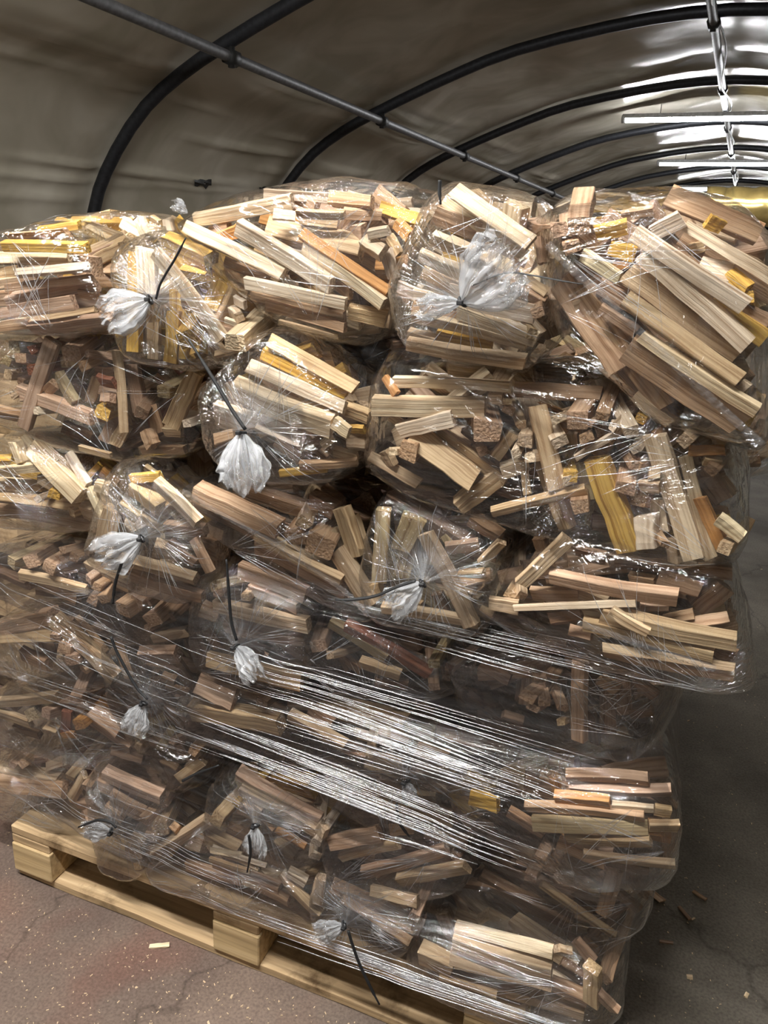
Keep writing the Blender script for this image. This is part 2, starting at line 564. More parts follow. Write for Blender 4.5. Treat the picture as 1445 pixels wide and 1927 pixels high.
def build_tunnel():
    # liner: billows between the hoops, long folds low down on the sides
    D0, D1, nd = -8.0, 34.0, 420
    PROF = spline(prof, 14)
    npf = len(PROF)
    vs = []
    rnd = random.Random(3)
    folds = [(rnd.uniform(0.10, 0.34), rnd.uniform(-8, 30), rnd.uniform(0.5, 1.1), rnd.uniform(0.012, 0.04)) for _ in range(150)]
    tt = np.linspace(0, 1, npf)
    tt = np.minimum(tt, 1 - tt)
    for i in range(nd + 1):
        D = D0 + (D1 - D0) * i / nd
        ph = (D / 2.0) % 1.0
        sag = math.sin(math.pi * ph) ** 0.6
        fl = np.zeros(npf)
        for c, d, ln, am in folds:
            if abs(D - d) < ln:
                k = (1 - ((D - d) / ln) ** 2)
                fl += am * k * np.exp(-((tt - c - 0.006 * (D - d)) / 0.0028) ** 2)
        for j, p in enumerate(PROF):
            q0, q1 = PROF[max(0, j - 1)], PROF[min(npf - 1, j + 1)]
            t = (q1 - q0).normalized()
            nrm = Vector((t.y, -t.x, 0))        # towards the inside
            nz = noise.noise(Vector((p.x * 0.8, p.y * 0.8, D * 0.9))) * 0.05 + noise.noise(Vector((p.x * 2.6, p.y * 2.6, D * 2.3 + 9))) * 0.016
            crown = math.exp(-((p.x - RID) / 0.5) ** 2)
            off = -0.055 + (0.02 + nz) * sag - 0.05 * sag * crown + fl[j] * (sag ** 0.3)
            q = p + nrm * off
            vs.append(tw(q.x, D, max(q.y, 0.0)))
    fs = []
    for i in range(nd):
        for j in range(npf - 1):
            a = i * npf + j
            fs.append((a, a + 1, a + npf + 1, a + npf))
    mb = MB()
    mb.add(vs, fs)
    o = link('ceiling', mb.mesh('ceiling', True), liner_mat())
    o['kind'] = 'structure'
    for k, D in enumerate((D0, D1)):
        mb = MB()
        ring = [tw(p.x, D, p.y) for p in PROF]
        base = [tw(p.x, D + (0.05 if k else -0.05), p.y) for p in PROF]
        n = len(ring)
        mb.add(ring + base, [tuple(range(n)), tuple(range(2 * n - 1, n - 1, -1))] + [(i, (i + 1) % n, n + (i + 1) % n, n + i) for i in range(n)])
        o = link('wall_far' if k else 'wall_near', mb.mesh('end_wall'), plain('end_sheet', (0.32, 0.28, 0.2), 0.5))
        o['kind'] = 'structure'
    # floor
    mb = MB()
    mb.box((-14, -12, -0.05), (16, 40, 0.0))
    o = link('floor', mb.mesh('floor'), floor_mat())
    o['kind'] = 'structure'
    n = 1
    for k in range(-3, 16):
        D = 2.0 * k
        mb = MB()
        mb.tube([tw(p.x, D, p.y) for p in PROF[::6]] + [tw(PROF[-1].x, D, 0)], 0.038, 10)
        o = link('trim_%d' % n, mb.mesh('hoop', True), HOOP)
        o['kind'] = 'structure'
        o['label'] = 'curved dark steel roof hoop'
        n += 1
        if k > -2:
            for la, z in ((-2.80, 1.00), (RID, 1.53), (2 * RID + 2.80, 1.00)):
                c = MB()
                c.tube([tw(la, D - 0.045, z + CAM.z), tw(la, D + 0.045, z + CAM.z)], 0.043, 8)
                c.tube([tw(la, D, z + CAM.z - 0.05), tw(la, D, z + CAM.z + 0.07)], 0.02, 6)
                link('pipe_clamp', c.mesh('pipe_clamp', True), CLAMP, o)
    for la, z, m in ((-2.80, 1.00, GALV), (RID, 1.53, GALV), (2 * RID + 2.80, 1.00, GALV)):
        mb = MB()
        mb.tube([tw(la, D, z + CAM.z) for D in np.linspace(-6, 30, 19)], 0.029, 10)
        o = link('trim_%d' % n, mb.mesh('purlin', True), m)
        o['kind'] = 'structure'
        o['label'] = 'long grey steel purlin pipe'
        n += 1
    # cable taped along the ridge pipe
    mb = MB()
    pts = []
    for i, D in enumerate(np.linspace(2, 24, 90)):
        pts.append(tw(RID + 0.035 + 0.025 * math.sin(D * 3.1), D, CAM.z + 1.505 + 0.03 * math.sin(D * 2.3)))
    mb.tube(pts, 0.007, 6)
    tag(link('ridge_cable', mb.mesh('ridge_cable', True), plain('grey_cable', (0.42, 0.42, 0.42), 0.5)),
        'thin pale electric cable taped along the ridge pipe', 'cable')


build_tunnel()


def build_tubes():
    glow = {}
    lab = {0: 'bright fluorescent tube light hanging over the stack', 1: 'fluorescent tube light over the gangway behind the viewer',
           2: 'largest of the visible glowing tube lights under the ridge', 3: 'second glowing tube light along the ridge, smaller than the first',
           4: 'third glowing tube light along the ridge, just above the bags', 5: 'fourth tube light along the ridge, behind the bags',
           6: 'last tube light before the far end wall'}
    for k, (D, s) in enumerate(TUBES):
        RID = -0.95 if k < 2 else -0.48      # the near tubes hang off-centre
        z = CAM.z + 1.458
        t = thing('tube_light', lab[k], 'lamp', 'fluorescent tube lights under the ridge', tw(RID, D, z))
        e = emis('tube_glow_%d' % k, (1.0, 0.985, 0.95) if k < 2 else (0.97, 0.985, 1.0), TUBE_POWER * s)
        off = tw(RID, D, z)
        mb = MB()
        mb.tube([tw(RID - 0.93, D, z) - off, tw(RID + 0.93, D, z) - off], 0.036, 8)
        link('glowing_tube', mb.mesh('glowing_tube', True), e, t)
        mb = MB()
        hp = []
        for u in (-0.96, 0.96):
            for v, zz in ((-0.044, 0.002), (-0.044, 0.040), (0.044, 0.040), (0.044, 0.002), (0.038, 0.002), (0.037, 0.035), (-0.037, 0.035), (-0.038, 0.002)):
                hp.append(TR * u + TF * v + Vector((0, 0, zz)))
        mb.add(hp, [(i, (i + 1) % 8, (i + 1) % 8 + 8, i + 8) for i in range(8)] + [(7, 6, 5, 4, 3, 2, 1, 0), (8, 9, 10, 11, 12, 13, 14, 15)])
        link('added_shield_housing', mb.mesh('added_shield_housing'), CAPM, t)  # housing not seen; added to keep the tube's upward light off the liner
        for sx in (-1, 1):
            mb = MB()
            mb.tube([tw(RID + sx * 0.93, D, z) - off, tw(RID + sx * 0.97, D, z) - off], 0.039, 8)
            link('end_cap', mb.mesh('end_cap', True), CAPM, t)
            mb = MB()
            mb.tube([tw(RID + sx * 0.6, D, z + 0.03) - off, tw(RID + sx * 0.6, D, z + 0.13) - off], 0.004, 5)
            link('hanger', mb.mesh('hanger'), CLAMP, t)


build_tubes()

# ------------------------------------------------------------------ sticks
TONE = dict(p=(0.80, 0.675, 0.51), t=(0.62, 0.475, 0.31), b=(0.55, 0.385, 0.265), y=(0.68, 0.44, 0.11), o=(0.62, 0.33, 0.12),
            g=(0.48, 0.39, 0.235), r=(0.34, 0.14, 0.085), d=(0.30, 0.195, 0.125))
TNAME = dict(p='pale cream', t='tan', b='pinkish brown', y='golden yellow', o='orange-tinted', g='greyish tan', r='reddish brown', d='dark brown')


class Sticks(MB):
    def __init__(s):
        super().__init__()
        s.uv, s.tone = [], []

    def stick(s, A, B, wd, th, n, col, rnd):
        """A, B: ends; n: direction of the broad face; split kindling with wavering sides and rough ends"""
        A, B = Vector(A), Vector(B)
        ax = (B - A)
        ln = ax.length
        ax.normalize()
        n = (n - ax * n.dot(ax)).normalized()
        sd = ax.cross(n)
        ns = 6
        h0, h1 = wd / 2, th / 2
        bv = min(wd, th) * 0.06
        prof = [(-h0 + bv, -h1), (h0 - bv, -h1), (h0, -h1 + bv), (h0, h1 - bv), (h0 - bv, h1), (-h0 + bv, h1), (-h0, h1 - bv), (-h0, -h1 + bv)]
        # irregular section
        jx = [rnd.uniform(-0.09, 0.09) * wd for _ in range(4)]
        jy = [rnd.uniform(-0.12, 0.12) * th for _ in range(4)]
        cor = [0, 1, 1, 2, 2, 3, 3, 0]
        tap = rnd.uniform(-0.14, 0.14)
        bow = rnd.uniform(-0.005, 0.005) * ln / 0.2
        sk0, sk1 = rnd.uniform(-0.18, 0.18), rnd.uniform(-0.18, 0.18)
        wob = [[rnd.uniform(-0.035, 0.035) * wd for _ in range(4)] for _ in range(ns)]
        base = len(s.v)
        per = [0]
        for i in range(8):
            a, b = prof[i], prof[(i + 1) % 8]
            per.append(per[-1] + math.hypot(a[0] - b[0], a[1] - b[1]))
        uo, vo = rnd.uniform(0, 50), rnd.uniform(0, 50)
        for i in range(ns):
            t = i / (ns - 1)
            k = 1 + tap * (t - 0.5)
            for q, (x, y) in enumerate(prof):
                c = cor[q]
                xx = (x + jx[c] + wob[i][c]) * k
                yy = (y + jy[c] + wob[i][(c + 1) % 4] * 0.7) * k
                al = t * ln
                if i == 0:
                    al += xx * sk0
                elif i == ns - 1:
                    al += xx * sk1
                P = A + ax * al + sd * xx + n * (yy + bow * 4 * t * (1 - t))
                s.v.append(tuple(P))
        for i in range(ns - 1):
            for q in range(8):
                a = base + i * 8 + q
                b = base + i * 8 + (q + 1) % 8
                s.f.append((a, b, b + 8, a + 8))
                s.mi.append(0)
                u0, u1 = uo + i / (ns - 1) * ln, uo + (i + 1) / (ns - 1) * ln
                v0, v1 = vo + per[q], vo + per[q + 1]
                s.uv += [(u0, v0), (u0, v1), (u1, v1), (u1, v0)]
                s.tone += [col] * 4
        rx, ry = rnd.uniform(-0.06, 0.06), rnd.uniform(-0.06, 0.06)
        for e in (0, ns - 1):
            idx = [base + e * 8 + q for q in range(8)]
            pr = list(prof)
            if e == 0:
                idx.reverse()
                pr.reverse()
            s.f.append(tuple(idx))
            s.mi.append(1)
            s.uv += [(x + rx, y + ry) for x, y in pr]
            s.tone += [col] * 8

    def build(s, name, origin=None):
        me = bpy.data.meshes.new(name)
        v = s.v if origin is None else [(a - origin[0], b - origin[1], c - origin[2]) for a, b, c in s.v]
        me.from_pydata(v, [], s.f)
        me.polygons.foreach_set('material_index', s.mi)
        uvl = me.uv_layers.new(name='UVMap')
        uvl.data.foreach_set('uv', [c for p in s.uv for c in p])
        ca = me.color_attributes.new('tone', 'FLOAT_COLOR', 'CORNER')
        ca.data.foreach_set('color', [c for p in s.tone for c in (*p, 1.0)])
        me.materials.append(WOOD)
        me.materials.append(WOOD_END)
        me.update()
        return me


def tone(c, rnd, dim=1.0):
    r, g, b = TONE[c]
    k = rnd.uniform(0.86, 1.12) * dim
    h = rnd.uniform(-0.05, 0.05)
    return (min(0.85, r * k * (1 + h * 0.4)), min(0.8, g * k), min(0.7, b * k * (1 - h * 2)))


# ------------------------------------------------------------------ what lies where (positions read off the photo, turned into places on the stack)
FR = {1: (0, 330, 2.89), 2: (320, 330, 2.89), 3: (680, 330, 2.89), 4: (960, 330, 2.979), 5: (0, 800, 2.89), 6: (320, 860, 2.491),
      7: (860, 860, 2.47), 11: (0, 1300, 2.89), 12: (400, 1350, 2.89), 13: (850, 1400, 2.4286), 0: (0, 0, 1.0)}
# each bag: words for it, front plane, outline (frame, points), sticks {frame: [(x1,y1,x2,y2,width,layer,tone) | end-on (x,y,size,layer,tone)]},
# knot (frame, x, y, tail-film angle in degrees, length, spread), tie [(frame, x, y) ...], seam
BAGS = [
 dict(k='lid_end', ph='top-row end bag with layered grey-brown ends', Y=-0.03, o=(1, [(-130,400),(0,360),(150,285),(300,300),(480,380),(520,520),(600,680),(612,800),(560,850),(400,872),(180,862),(60,835),(-130,800)]),
  s={1:[(15,385,465,395,62,0,'y'),(-90,455,350,450,62,1,'p'),(40,335,372,310,52,1,'b'),(95,535,490,500,48,0,'p'),(-90,545,100,520,60,1,'t'),(-90,600,180,555,45,1,'t'),
   (20,612,470,562,40,0,'b'),(45,690,505,600,85,1,'b'),(60,740,405,690,60,0,'b'),(-90,680,60,665,70,1,'b'),(80,795,500,730,45,1,'t'),(150,838,600,778,78,0,'b'),
   (-90,770,80,750,60,1,'b'),(575,750,80,0,'b'),(190,300,420,270,42,1,'y'),(430,640,512,655,52,1,'b'),(-90,430,60,380,50,2,'t'),(-60,830,160,800,50,1,'b')]}),
 dict(k='lid_back', ph='loose top bag behind the yellow bag', Y=0.22, o=(1, [(180,270),(410,218),(620,212),(860,232),(1010,300),(1080,450),(940,560),(600,600),(420,560),(260,400)]),
  s={1:[(455,290,700,425,50,0,'p'),(655,262,790,345,80,0,'p'),(745,232,790,330,55,0,'p'),(800,292,890,310,62,0,'p'),(520,400,690,455,60,0,'y'),(480,262,700,352,32,1,'t'),
   (300,262,450,288,55,0,'y'),(510,425,600,470,45,0,'y'),(560,490,650,545,45,0,'p'),(815,238,870,268,52,0,'t'),(330,330,520,430,50,1,'y'),(700,400,640,480,50,1,'b'),(420,310,560,300,50,2,'p')]}),
 dict(k='yellow', tw=0.0018, ph='yellow-stained bag tied with white tuft', Y=-0.03, o=(1, [(668,430),(740,345),(900,325),(1100,395),(1235,550),(1345,700),(1400,900),(1330,1000),(1100,1052),(850,1040),(700,978),(690,780),(668,600)]),
  s={1:[(835,415,1205,890,78,0,'p'),(780,395,790,640,95,1,'p'),(712,420,722,960,62,1,'y'),(870,350,1120,465,92,1,'y'),(960,520,1112,548,62,1,'y'),(1190,575,1125,720,90,2,'y'),
   (1265,600,1165,785,110,2,'t'),(1010,890,115,0,'y'),(910,740,912,1020,72,0,'y'),(1262,672,1332,704,42,1,'p'),(1238,735,1300,770,60,1,'p'),(1215,785,1292,812,34,1,'p'),
   (1272,905,125,0,'p'),(745,640,760,965,90,2,'p'),(1040,690,980,680,70,2,'b'),(1090,760,1180,960,70,2,'t'),(1130,830,1330,880,70,2,'d'),(820,800,830,1000,60,2,'t'),(1150,980,1300,940,40,1,'t')]},
  knot=(1,848,672,155,265,0.9), tie=[(1,848,672),(1,868,600),(1,905,530),(1,945,465),(1,975,410),(1,1010,340)]),
 dict(k='crown', ph='big domed top bag of wide mixed sticks', Y=0.0, o=(2, [(30,270),(170,195),(520,85),(720,40),(880,22),(1180,45),(1320,60),(1440,180),(1300,330),(1195,640),(1240,790),(1130,880),(1010,910),(870,900),(560,780),(400,620),(250,400)]),
  s={2:[(60,278,600,532,74,0,'p'),(130,238,640,130,72,1,'p'),(505,100,840,120,50,2,'p'),(850,118,1095,145,70,1,'b'),(950,205,1130,208,62,1,'b'),(362,272,868,592,92,0,'p'),
   (520,290,1030,400,118,1,'t'),(700,318,1180,635,58,0,'o'),(705,388,1160,700,74,0,'p'),(400,585,940,702,58,0,'p'),(430,655,925,775,62,1,'b'),(520,705,950,830,58,1,'b'),
   (870,570,985,645,62,1,'b'),(680,205,930,212,50,0,'t'),(700,238,900,262,46,1,'t'),(270,345,372,300,62,1,'o'),(200,310,300,288,62,1,'b'),(1075,320,1190,300,48,0,'p'),
   (1035,345,1155,415,82,0,'p'),(1160,400,1205,560,60,1,'p'),(975,300,1050,305,76,1,'b'),(1130,175,1350,245,72,2,'y'),(1225,255,1300,330,60,1,'o'),(170,405,235,452,70,1,'t'),
   (970,740,1165,782,80,1,'t'),(590,800,905,882,32,1,'t'),(560,215,660,225,50,0,'p'),(640,110,780,170,60,2,'b'),(1180,330,1240,430,50,2,'t'),(300,470,520,560,60,2,'b')]},
  ear=(2,95,205,215,75,1.0), tie=[(0,828,339),(0,827,360),(0,829,385)]),
 dict(k='cross', tw=0.0012, ph='top bag with big crumpled white knot', Y=-0.05, o=(3, [(480,68),(620,48),(900,108),(1010,180),(1010,300),(985,420),(1000,600),(1060,860),(890,1062),(640,1012),(240,932),(220,760),(160,620),(230,450),(330,250),(400,130)]),
  s={3:[(492,78,915,370,92,0,'p'),(440,135,880,440,72,1,'p'),(390,205,640,300,92,1,'b'),(370,335,625,445,88,0,'p'),(310,432,600,560,82,0,'p'),(600,470,985,690,70,1,'b'),
   (480,640,930,755,88,0,'p'),(520,735,950,895,78,0,'p'),(270,710,620,800,62,1,'b'),(260,768,890,922,60,0,'p'),(240,915,890,1012,66,0,'t'),(400,868,700,930,60,1,'y'),
   (250,862,400,902,62,1,'t'),(955,335,985,480,40,1,'d'),(955,745,72,0,'b'),(930,862,60,0,'t'),(200,600,320,660,60,2,'p'),(700,330,900,460,70,2,'p'),(330,520,560,640,70,2,'t'),(450,260,700,330,60,2,'p'),(880,560,1000,640,50,1,'t'),(280,640,500,700,50,1,'p')]},
  knot=(3,560,690,-42,350,1.15), tuft2=(3,540,650,168,230,0.6), tie=[(3,600,600),(3,780,532),(3,935,545),(3,1080,572),(3,1205,592)]),
 dict(k='tilted_back', ph='low top bag behind the tilted bag', Y=0.28, o=(4, [(180,220),(300,140),(430,105),(670,100),(715,150),(820,210),(700,420),(300,400)]),
  s={4:[(350,132,545,175,52,0,'p'),(440,112,660,128,42,1,'p'),(300,190,520,220,50,1,'b'),(560,190,700,180,50,1,'t'),(660,100,700,210,40,2,'d')]}),
 dict(k='tilted', ph='large steeply tilted top bag with crimped seam', Y=-0.06, o=(4, [(225,200),(480,190),(720,130),(900,95),(1130,100),(1240,140),(1380,280),(1490,400),(1500,640),(1425,1500),(1385,1532),(1100,1425),(850,1385),(600,1160),(300,905),(212,740),(190,560),(210,380)]),
  s={4:[(275,300,108,0,'b'),(385,285,118,0,'b'),(340,400,92,0,'b'),(735,435,1335,955,98,0,'p'),(655,535,1285,1000,112,1,'t'),(505,605,1190,1010,90,2,'b'),
   (640,690,1290,1150,96,0,'t'),(730,900,1390,1330,70,0,'p'),(660,960,1300,1390,140,1,'b'),(270,600,620,1090,120,2,'b'),(380,620,880,1290,110,2,'b'),(300,720,860,1360,90,3,'b'),
   (690,320,1320,735,86,0,'p'),(980,275,1480,580,60,1,'p'),(960,340,1480,680,100,2,'b'),(800,325,965,240,98,1,'p'),(400,440,612,578,74,0,'p'),(1050,520,1235,560,130,1,'p'),
   (1215,560,1330,655,96,1,'y'),(1330,685,76,1,'y'),(1130,700,1430,920,76,1,'y'),(1290,770,1440,850,110,1,'b'),(555,400,700,440,76,1,'y'),(480,325,655,285,74,1,'y'),
   (570,506,660,500,36,1,'o'),(880,115,1400,330,100,3,'b'),(1105,250,1190,285,70,2,'y'),(500,745,700,880,62,1,'b'),(850,1000,1260,1390,70,2,'t'),(1290,1170,1330,1200,60,1,'p'),
   (700,1230,900,1390,60,2,'t'),(540,860,760,1180,70,2,'t'),(1000,420,1120,380,60,2,'t'),(620,230,800,200,50,3,'b'),(640,370,560,450,60,2,'d')]},
  seam=(4,[(210,385),(370,548),(560,722),(760,908),(900,1040),(1060,1190),(1220,1340),(1415,1515)])),
 # second row
 dict(k='pinkends', ph='second-row bag of brown sticks and rough ends', Y=0.02, o=(1, [(-110,900),(40,875),(230,870),(430,860),(620,900),(760,985),(1060,1030),(1155,1150),(1165,1450),(1000,1520),(740,1552),(420,1500),(200,1400),(20,1330),(-110,1280)]),
  s={1:[(268,900,130,1370,74,0,'b'),(95,1168,498,1318,72,0,'b'),(612,955,672,1400,60,0,'t'),(700,1030,752,1290,70,1,'b'),(755,1300,76,0,'d'),(1062,1065,920,1362,86,0,'t'),
   (300,1090,402,1245,82,0,'g'),(385,972,105,0,'b'),(345,1015,70,1,'t'),(465,970,52,0,'b'),(430,1040,62,0,'b'),(70,932,70,0,'g'),(110,990,66,0,'b'),(178,945,62,0,'r'),(155,1060,74,0,'r'),
   (28,1010,60,0,'g'),(40,1085,50,1,'t'),(98,1062,42,1,'b'),(110,1125,42,1,'b'),(235,1180,292,1135,58,0,'b'),(60,1190,58,0,'t'),(545,1300,84,0,'y'),(468,1235,520,1100,58,1,'t'),
   (500,1060,600,1070,42,1,'b'),(530,1110,622,1130,58,0,'r'),(540,1172,642,1182,52,1,'b'),(540,1212,612,1210,50,0,'b'),(602,1250,60,1,'t'),(885,1180,72,0,'g'),(1020,1245,1120,1180,88,1,'b'),
   (760,1395,802,1485,90,0,'b'),(880,1390,962,1400,60,1,'t'),(1010,1350,50,0,'p'),(612,1470,650,1370,70,1,'t'),(420,1482,600,1522,30,0,'t'),(750,1502,980,1500,50,1,'d'),
   (190,1280,42,0,'p'),(-60,1280,120,1330,70,1,'b'),(820,1250,860,1400,60,1,'b'),(645,850,84,0,'y'),(850,1080,960,1200,60,2,'d'),(330,1370,480,1440,60,2,'d'),(320,870,420,900,50,1,'b')]}),
 dict(k='ribbed', ph='middle bag with drooping white film tuft', Y=-0.05, o=(2, [(200,1160),(330,1040),(540,840),(700,878),(1000,1138),(1078,1290),(1065,1500),(950,1632),(740,1672),(560,1662),(300,1560),(230,1450),(210,1300)]),
  s={2:[(540,898,990,1165,78,1,'t'),(500,962,940,1192,68,1,'y'),(410,1040,930,1272,80,0,'p'),(335,1165,872,1362,122,0,'p'),(235,1275,700,1432,88,1,'p'),(480,1350,705,1450,80,1,'p'),
   (560,1440,705,1530,92,2,'b'),(922,1268,1065,1322,80,1,'t'),(890,1342,972,1402,70,0,'p'),(960,1378,1062,1382,42,1,'y'),(950,1440,1050,1442,108,2,'t'),(230,1330,400,1400,80,2,'p'),
   (232,1450,340,1415,62,1,'b'),(830,1470,885,1425,44,1,'p'),(700,1580,1000,1570,44,1,'b'),(590,1622,832,1600,42,1,'y'),(730,1500,830,1440,60,2,'d'),(300,1130,350,1280,60,2,'t'),(880,1500,1000,1540,50,2,'t')]},
  knot=(2,412,1386,78,290,1.05), tie=[(2,410,1383),(2,330,1265),(2,222,1085),(2,100,890)]),
 dict(k='shadow', ph='deep-set second-row bag half hidden under the dome', Y=0.16, o=(2, [(560,800),(900,850),(1130,900),(1230,960),(1130,1250),(900,1300),(620,1000)]),
  s={2:[(740,980,890,940,70,0,'t'),(620,880,760,900,60,1,'d'),(820,1080,1000,1130,50,0,'b'),(1190,920,60,0,'b'),(900,1180,1090,1200,60,1,'d'),(640,960,820,1050,60,1,'d')]},
  knot=(2,1060,1010,110,190,1.1)),
 dict(k='wide', ph='wide second-row bag of jumbled sticks and ends', Y=-0.02, o=(0, [(690,800),(705,700),(740,662),(850,680),(1000,705),(1150,725),(1290,785),(1362,850),(1388,900),(1410,1018),(1382,1062),(1300,1066),(1150,1042),(1000,992),(850,932),(740,916),(688,880)]),
  s={3:[(170,1128,815,1152,62,0,'p'),(60,1250,662,1262,90,0,'p'),(115,1100,190,1192,42,0,'o'),(200,1392,500,1318,84,0,'p'),(150,1310,350,1460,58,1,'t'),(262,1420,600,1675,128,0,'t'),
   (382,1390,772,1682,86,1,'t'),(245,1508,110,0,'b'),(120,1500,160,1580,60,1,'t'),(168,1505,52,0,'p'),(30,1535,300,1690,60,1,'t'),(680,1392,160,0,'b'),(830,1165,1300,1200,80,2,'b'),
   (690,1220,762,1222,52,0,'t'),(790,1232,52,0,'t'),(800,1275,68,1,'b'),(940,1260,1050,1715,92,0,'t'),(870,1360,60,1,'t'),(890,1440,82,0,'t'),(720,1540,830,1400,58,1,'p'),
   (840,1512,60,0,'p'),(910,1535,62,0,'p'),(755,1610,900,1560,78,1,'p'),(660,1500,60,1,'d'),(1060,1330,62,0,'p'),(1170,1335,118,0,'b'),(1235,1355,50,0,'b'),(1305,1312,80,0,'b'),
   (1080,1452,90,0,'p'),(1222,1430,80,0,'b'),(1372,1378,62,0,'p'),(1305,1385,70,1,'b'),(1150,1400,1160,1560,52,2,'t'),(1160,1545,1430,1385,36,0,'p'),(1130,1650,80,0,'y'),
   (880,1600,900,1735,40,1,'t'),(620,1210,520,1290,50,2,'d'),(560,1380,620,1450,50,2,'d')],
   7:[(640,20,800,450,112,0,'y'),(915,-90,1100,488,100,0,'p'),(1060,0,1180,478,62,1,'p'),(1130,190,1240,432,60,1,'o'),(1215,290,1330,380,62,0,'p'),(868,282,882,430,92,0,'p'),
   (930,200,955,350,60,1,'p'),(780,152,98,0,'b'),(850,195,68,1,'b'),(850,140,942,140,60,0,'t'),(890,80,940,82,52,0,'t'),(830,42,50,0,'b'),(160,258,595,158,52,0,'t'),
   (380,0,505,342,68,1,'t'),(520,112,70,0,'p'),(572,40,620,205,50,1,'g'),(572,235,88,0,'b'),(310,90,322,182,32,1,'t'),(1000,380,1010,500,50,1,'t'),(965,410,50,0,'b'),
   (150,130,300,190,60,2,'d'),(0,240,180,100,90,1,'t'),(1240,430,60,0,'t'),(420,220,480,300,60,2,'d'),(1150,40,1250,200,70,2,'d'),(1180,60,60,1,'d')],
   4:[(978,1490,76,0,'t'),(820,1420,880,1500,60,1,'d'),(1000,1555,1205,1545,58,1,'o'),(1080,1602,1182,1622,52,1,'t'),(680,1440,84,0,'p'),(700,1535,70,0,'p'),(705,1635,62,0,'b'),
   (575,1410,60,0,'p'),(1060,1700,1200,1660,60,2,'d'),(730,1370,60,1,'y')]}),
 # third row
 dict(k='creamfan', ph='third-row end bag of bright cream sticks', Y=0.02, o=(5, [(-110,100),(60,85),(200,85),(330,135),(480,200),(590,360),(550,540),(430,572),(200,552),(-110,505)]),
  s={5:[(150,130,435,390,108,0,'p'),(345,160,455,335,50,0,'p'),(-40,255,300,218,52,0,'p'),(60,92,92,205,60,0,'p'),(90,182,182,120,32,1,'p'),(460,355,552,505,50,0,'p'),
   (505,330,565,355,58,0,'p'),(455,300,530,220,32,1,'y'),(-40,320,200,340,62,1,'t'),(215,285,292,335,52,1,'p'),(-80,190,55,180,42,1,'y'),(-60,390,420,452,58,1,'t'),
   (430,470,510,485,98,1,'t'),(200,400,42,0,'p'),(285,385,66,0,'y'),(-80,460,520,560,60,2,'b'),(545,250,615,325,60,2,'o'),(250,160,330,210,50,2,'t'),(380,480,60,1,'t')]}),
 dict(k='starburst', ph='third-row bag with starburst creases and tuft', Y=-0.03, o=(5, [(650,200),(760,188),(880,275),(1080,468),(1152,560),(1200,740),(1100,942),(1020,952),(780,882),(540,735),(513,665),(560,480)]),
  s={5:[(820,325,1062,540,72,0,'p'),(690,350,850,462,88,1,'t'),(600,470,535,705,98,1,'t'),(640,430,722,520,78,1,'g'),(880,560,1100,582,62,1,'b'),(640,740,1040,852,78,0,'t'),
   (700,820,1100,935,68,1,'b'),(1050,620,1140,800,62,1,'b'),(590,600,655,620,32,0,'p'),(690,300,860,285,46,1,'y'),(760,500,880,560,70,2,'t'),(560,690,640,760,50,2,'t'),(900,640,1040,760,60,2,'d'),(780,230,860,300,50,2,'t')]},
  knot=(5,800,602,148,260,0.85), tie=[(5,662,750),(5,635,830),(5,620,900),(5,614,972)]),
 dict(k='seamed', ph='third-row brown bag with shiny crimped edge', Y=0.01, o=(6, [(55,150),(170,108),(420,148),(620,215),(720,260),(850,260),(920,420),(945,560),(992,760),(940,772),(830,690),(540,510),(300,385),(100,225)]),
  s={6:[(105,165,505,340,80,0,'b'),(110,225,430,395,58,1,'b'),(280,150,692,282,80,1,'d'),(380,375,800,585,58,0,'t'),(385,430,822,645,72,1,'b'),(580,385,98,0,'b'),
   (692,425,128,0,'b'),(622,312,78,0,'t'),(650,200,765,262,88,1,'d'),(790,245,855,480,68,0,'t'),(845,280,915,510,60,1,'t'),(735,350,905,700,80,1,'t'),(765,450,935,705,88,0,'t'),
   (480,330,560,350,60,1,'d'),(700,170,800,230,60,2,'d'),(560,480,760,600,60,2,'d')]},
  seam=(6,[(60,160),(200,245),(360,335),(520,425),(700,545),(830,640),(930,745)])),
 dict(k='lying', ph='third-row bag with tie pointing sideways', Y=-0.01, o=(6, [(1000,175),(1100,165),(1300,235),(1440,290),(1580,350),(1540,700),(1440,832),(1200,802),(960,745),(895,560),(930,380)]),
  s={6:[(995,250,970,592,78,0,'g'),(1130,290,1060,440,100,1,'g'),(1150,270,1080,570,70,2,'g'),(1190,365,1415,792,74,0,'t'),(940,600,965,690,70,1,'t'),(985,715,1440,792,50,0,'t'),
   (1010,190,1440,442,80,2,'d'),(1290,430,1440,420,52,1,'b'),(1330,605,1500,555,52,1,'b'),(1000,640,1180,700,50,1,'t'),(1250,640,1300,760,50,2,'d'),(1250,300,1330,420,50,2,'g')],
   7:[(60,290,205,372,70,1,'d'),(205,400,110,500,52,0,'t'),(0,560,130,540,50,1,'t'),(60,440,180,470,50,2,'d')]},
  knot=(6,1200,575,135,200,0.85), tie=[(6,1150,580),(6,1060,610),(6,960,652),(6,850,668),(6,775,668)]),
 dict(k='pointed', ph='third-row bag ending in a sharp film corner', Y=-0.02, o=(7, [(65,655),(200,520),(400,425),(700,420),(1000,460),(1290,510),(1295,800),(1385,1056),(1280,1062),(1120,1052),(1000,1022),(880,942),(500,882),(300,792)]),
  s={7:[(295,590,510,385,66,0,'t'),(425,568,1025,660,74,0,'b'),(340,645,560,640,70,1,'b'),(262,706,830,680,30,0,'p'),(140,690,275,720,60,0,'t'),(500,560,700,500,52,1,'b'),
   (668,738,1300,868,70,0,'t'),(585,782,1190,928,60,0,'t'),(715,718,890,820,52,-1,'t'),(675,888,1290,992,46,0,'t'),(680,915,1285,1025,56,1,'b'),(730,480,1280,552,70,2,'d'),
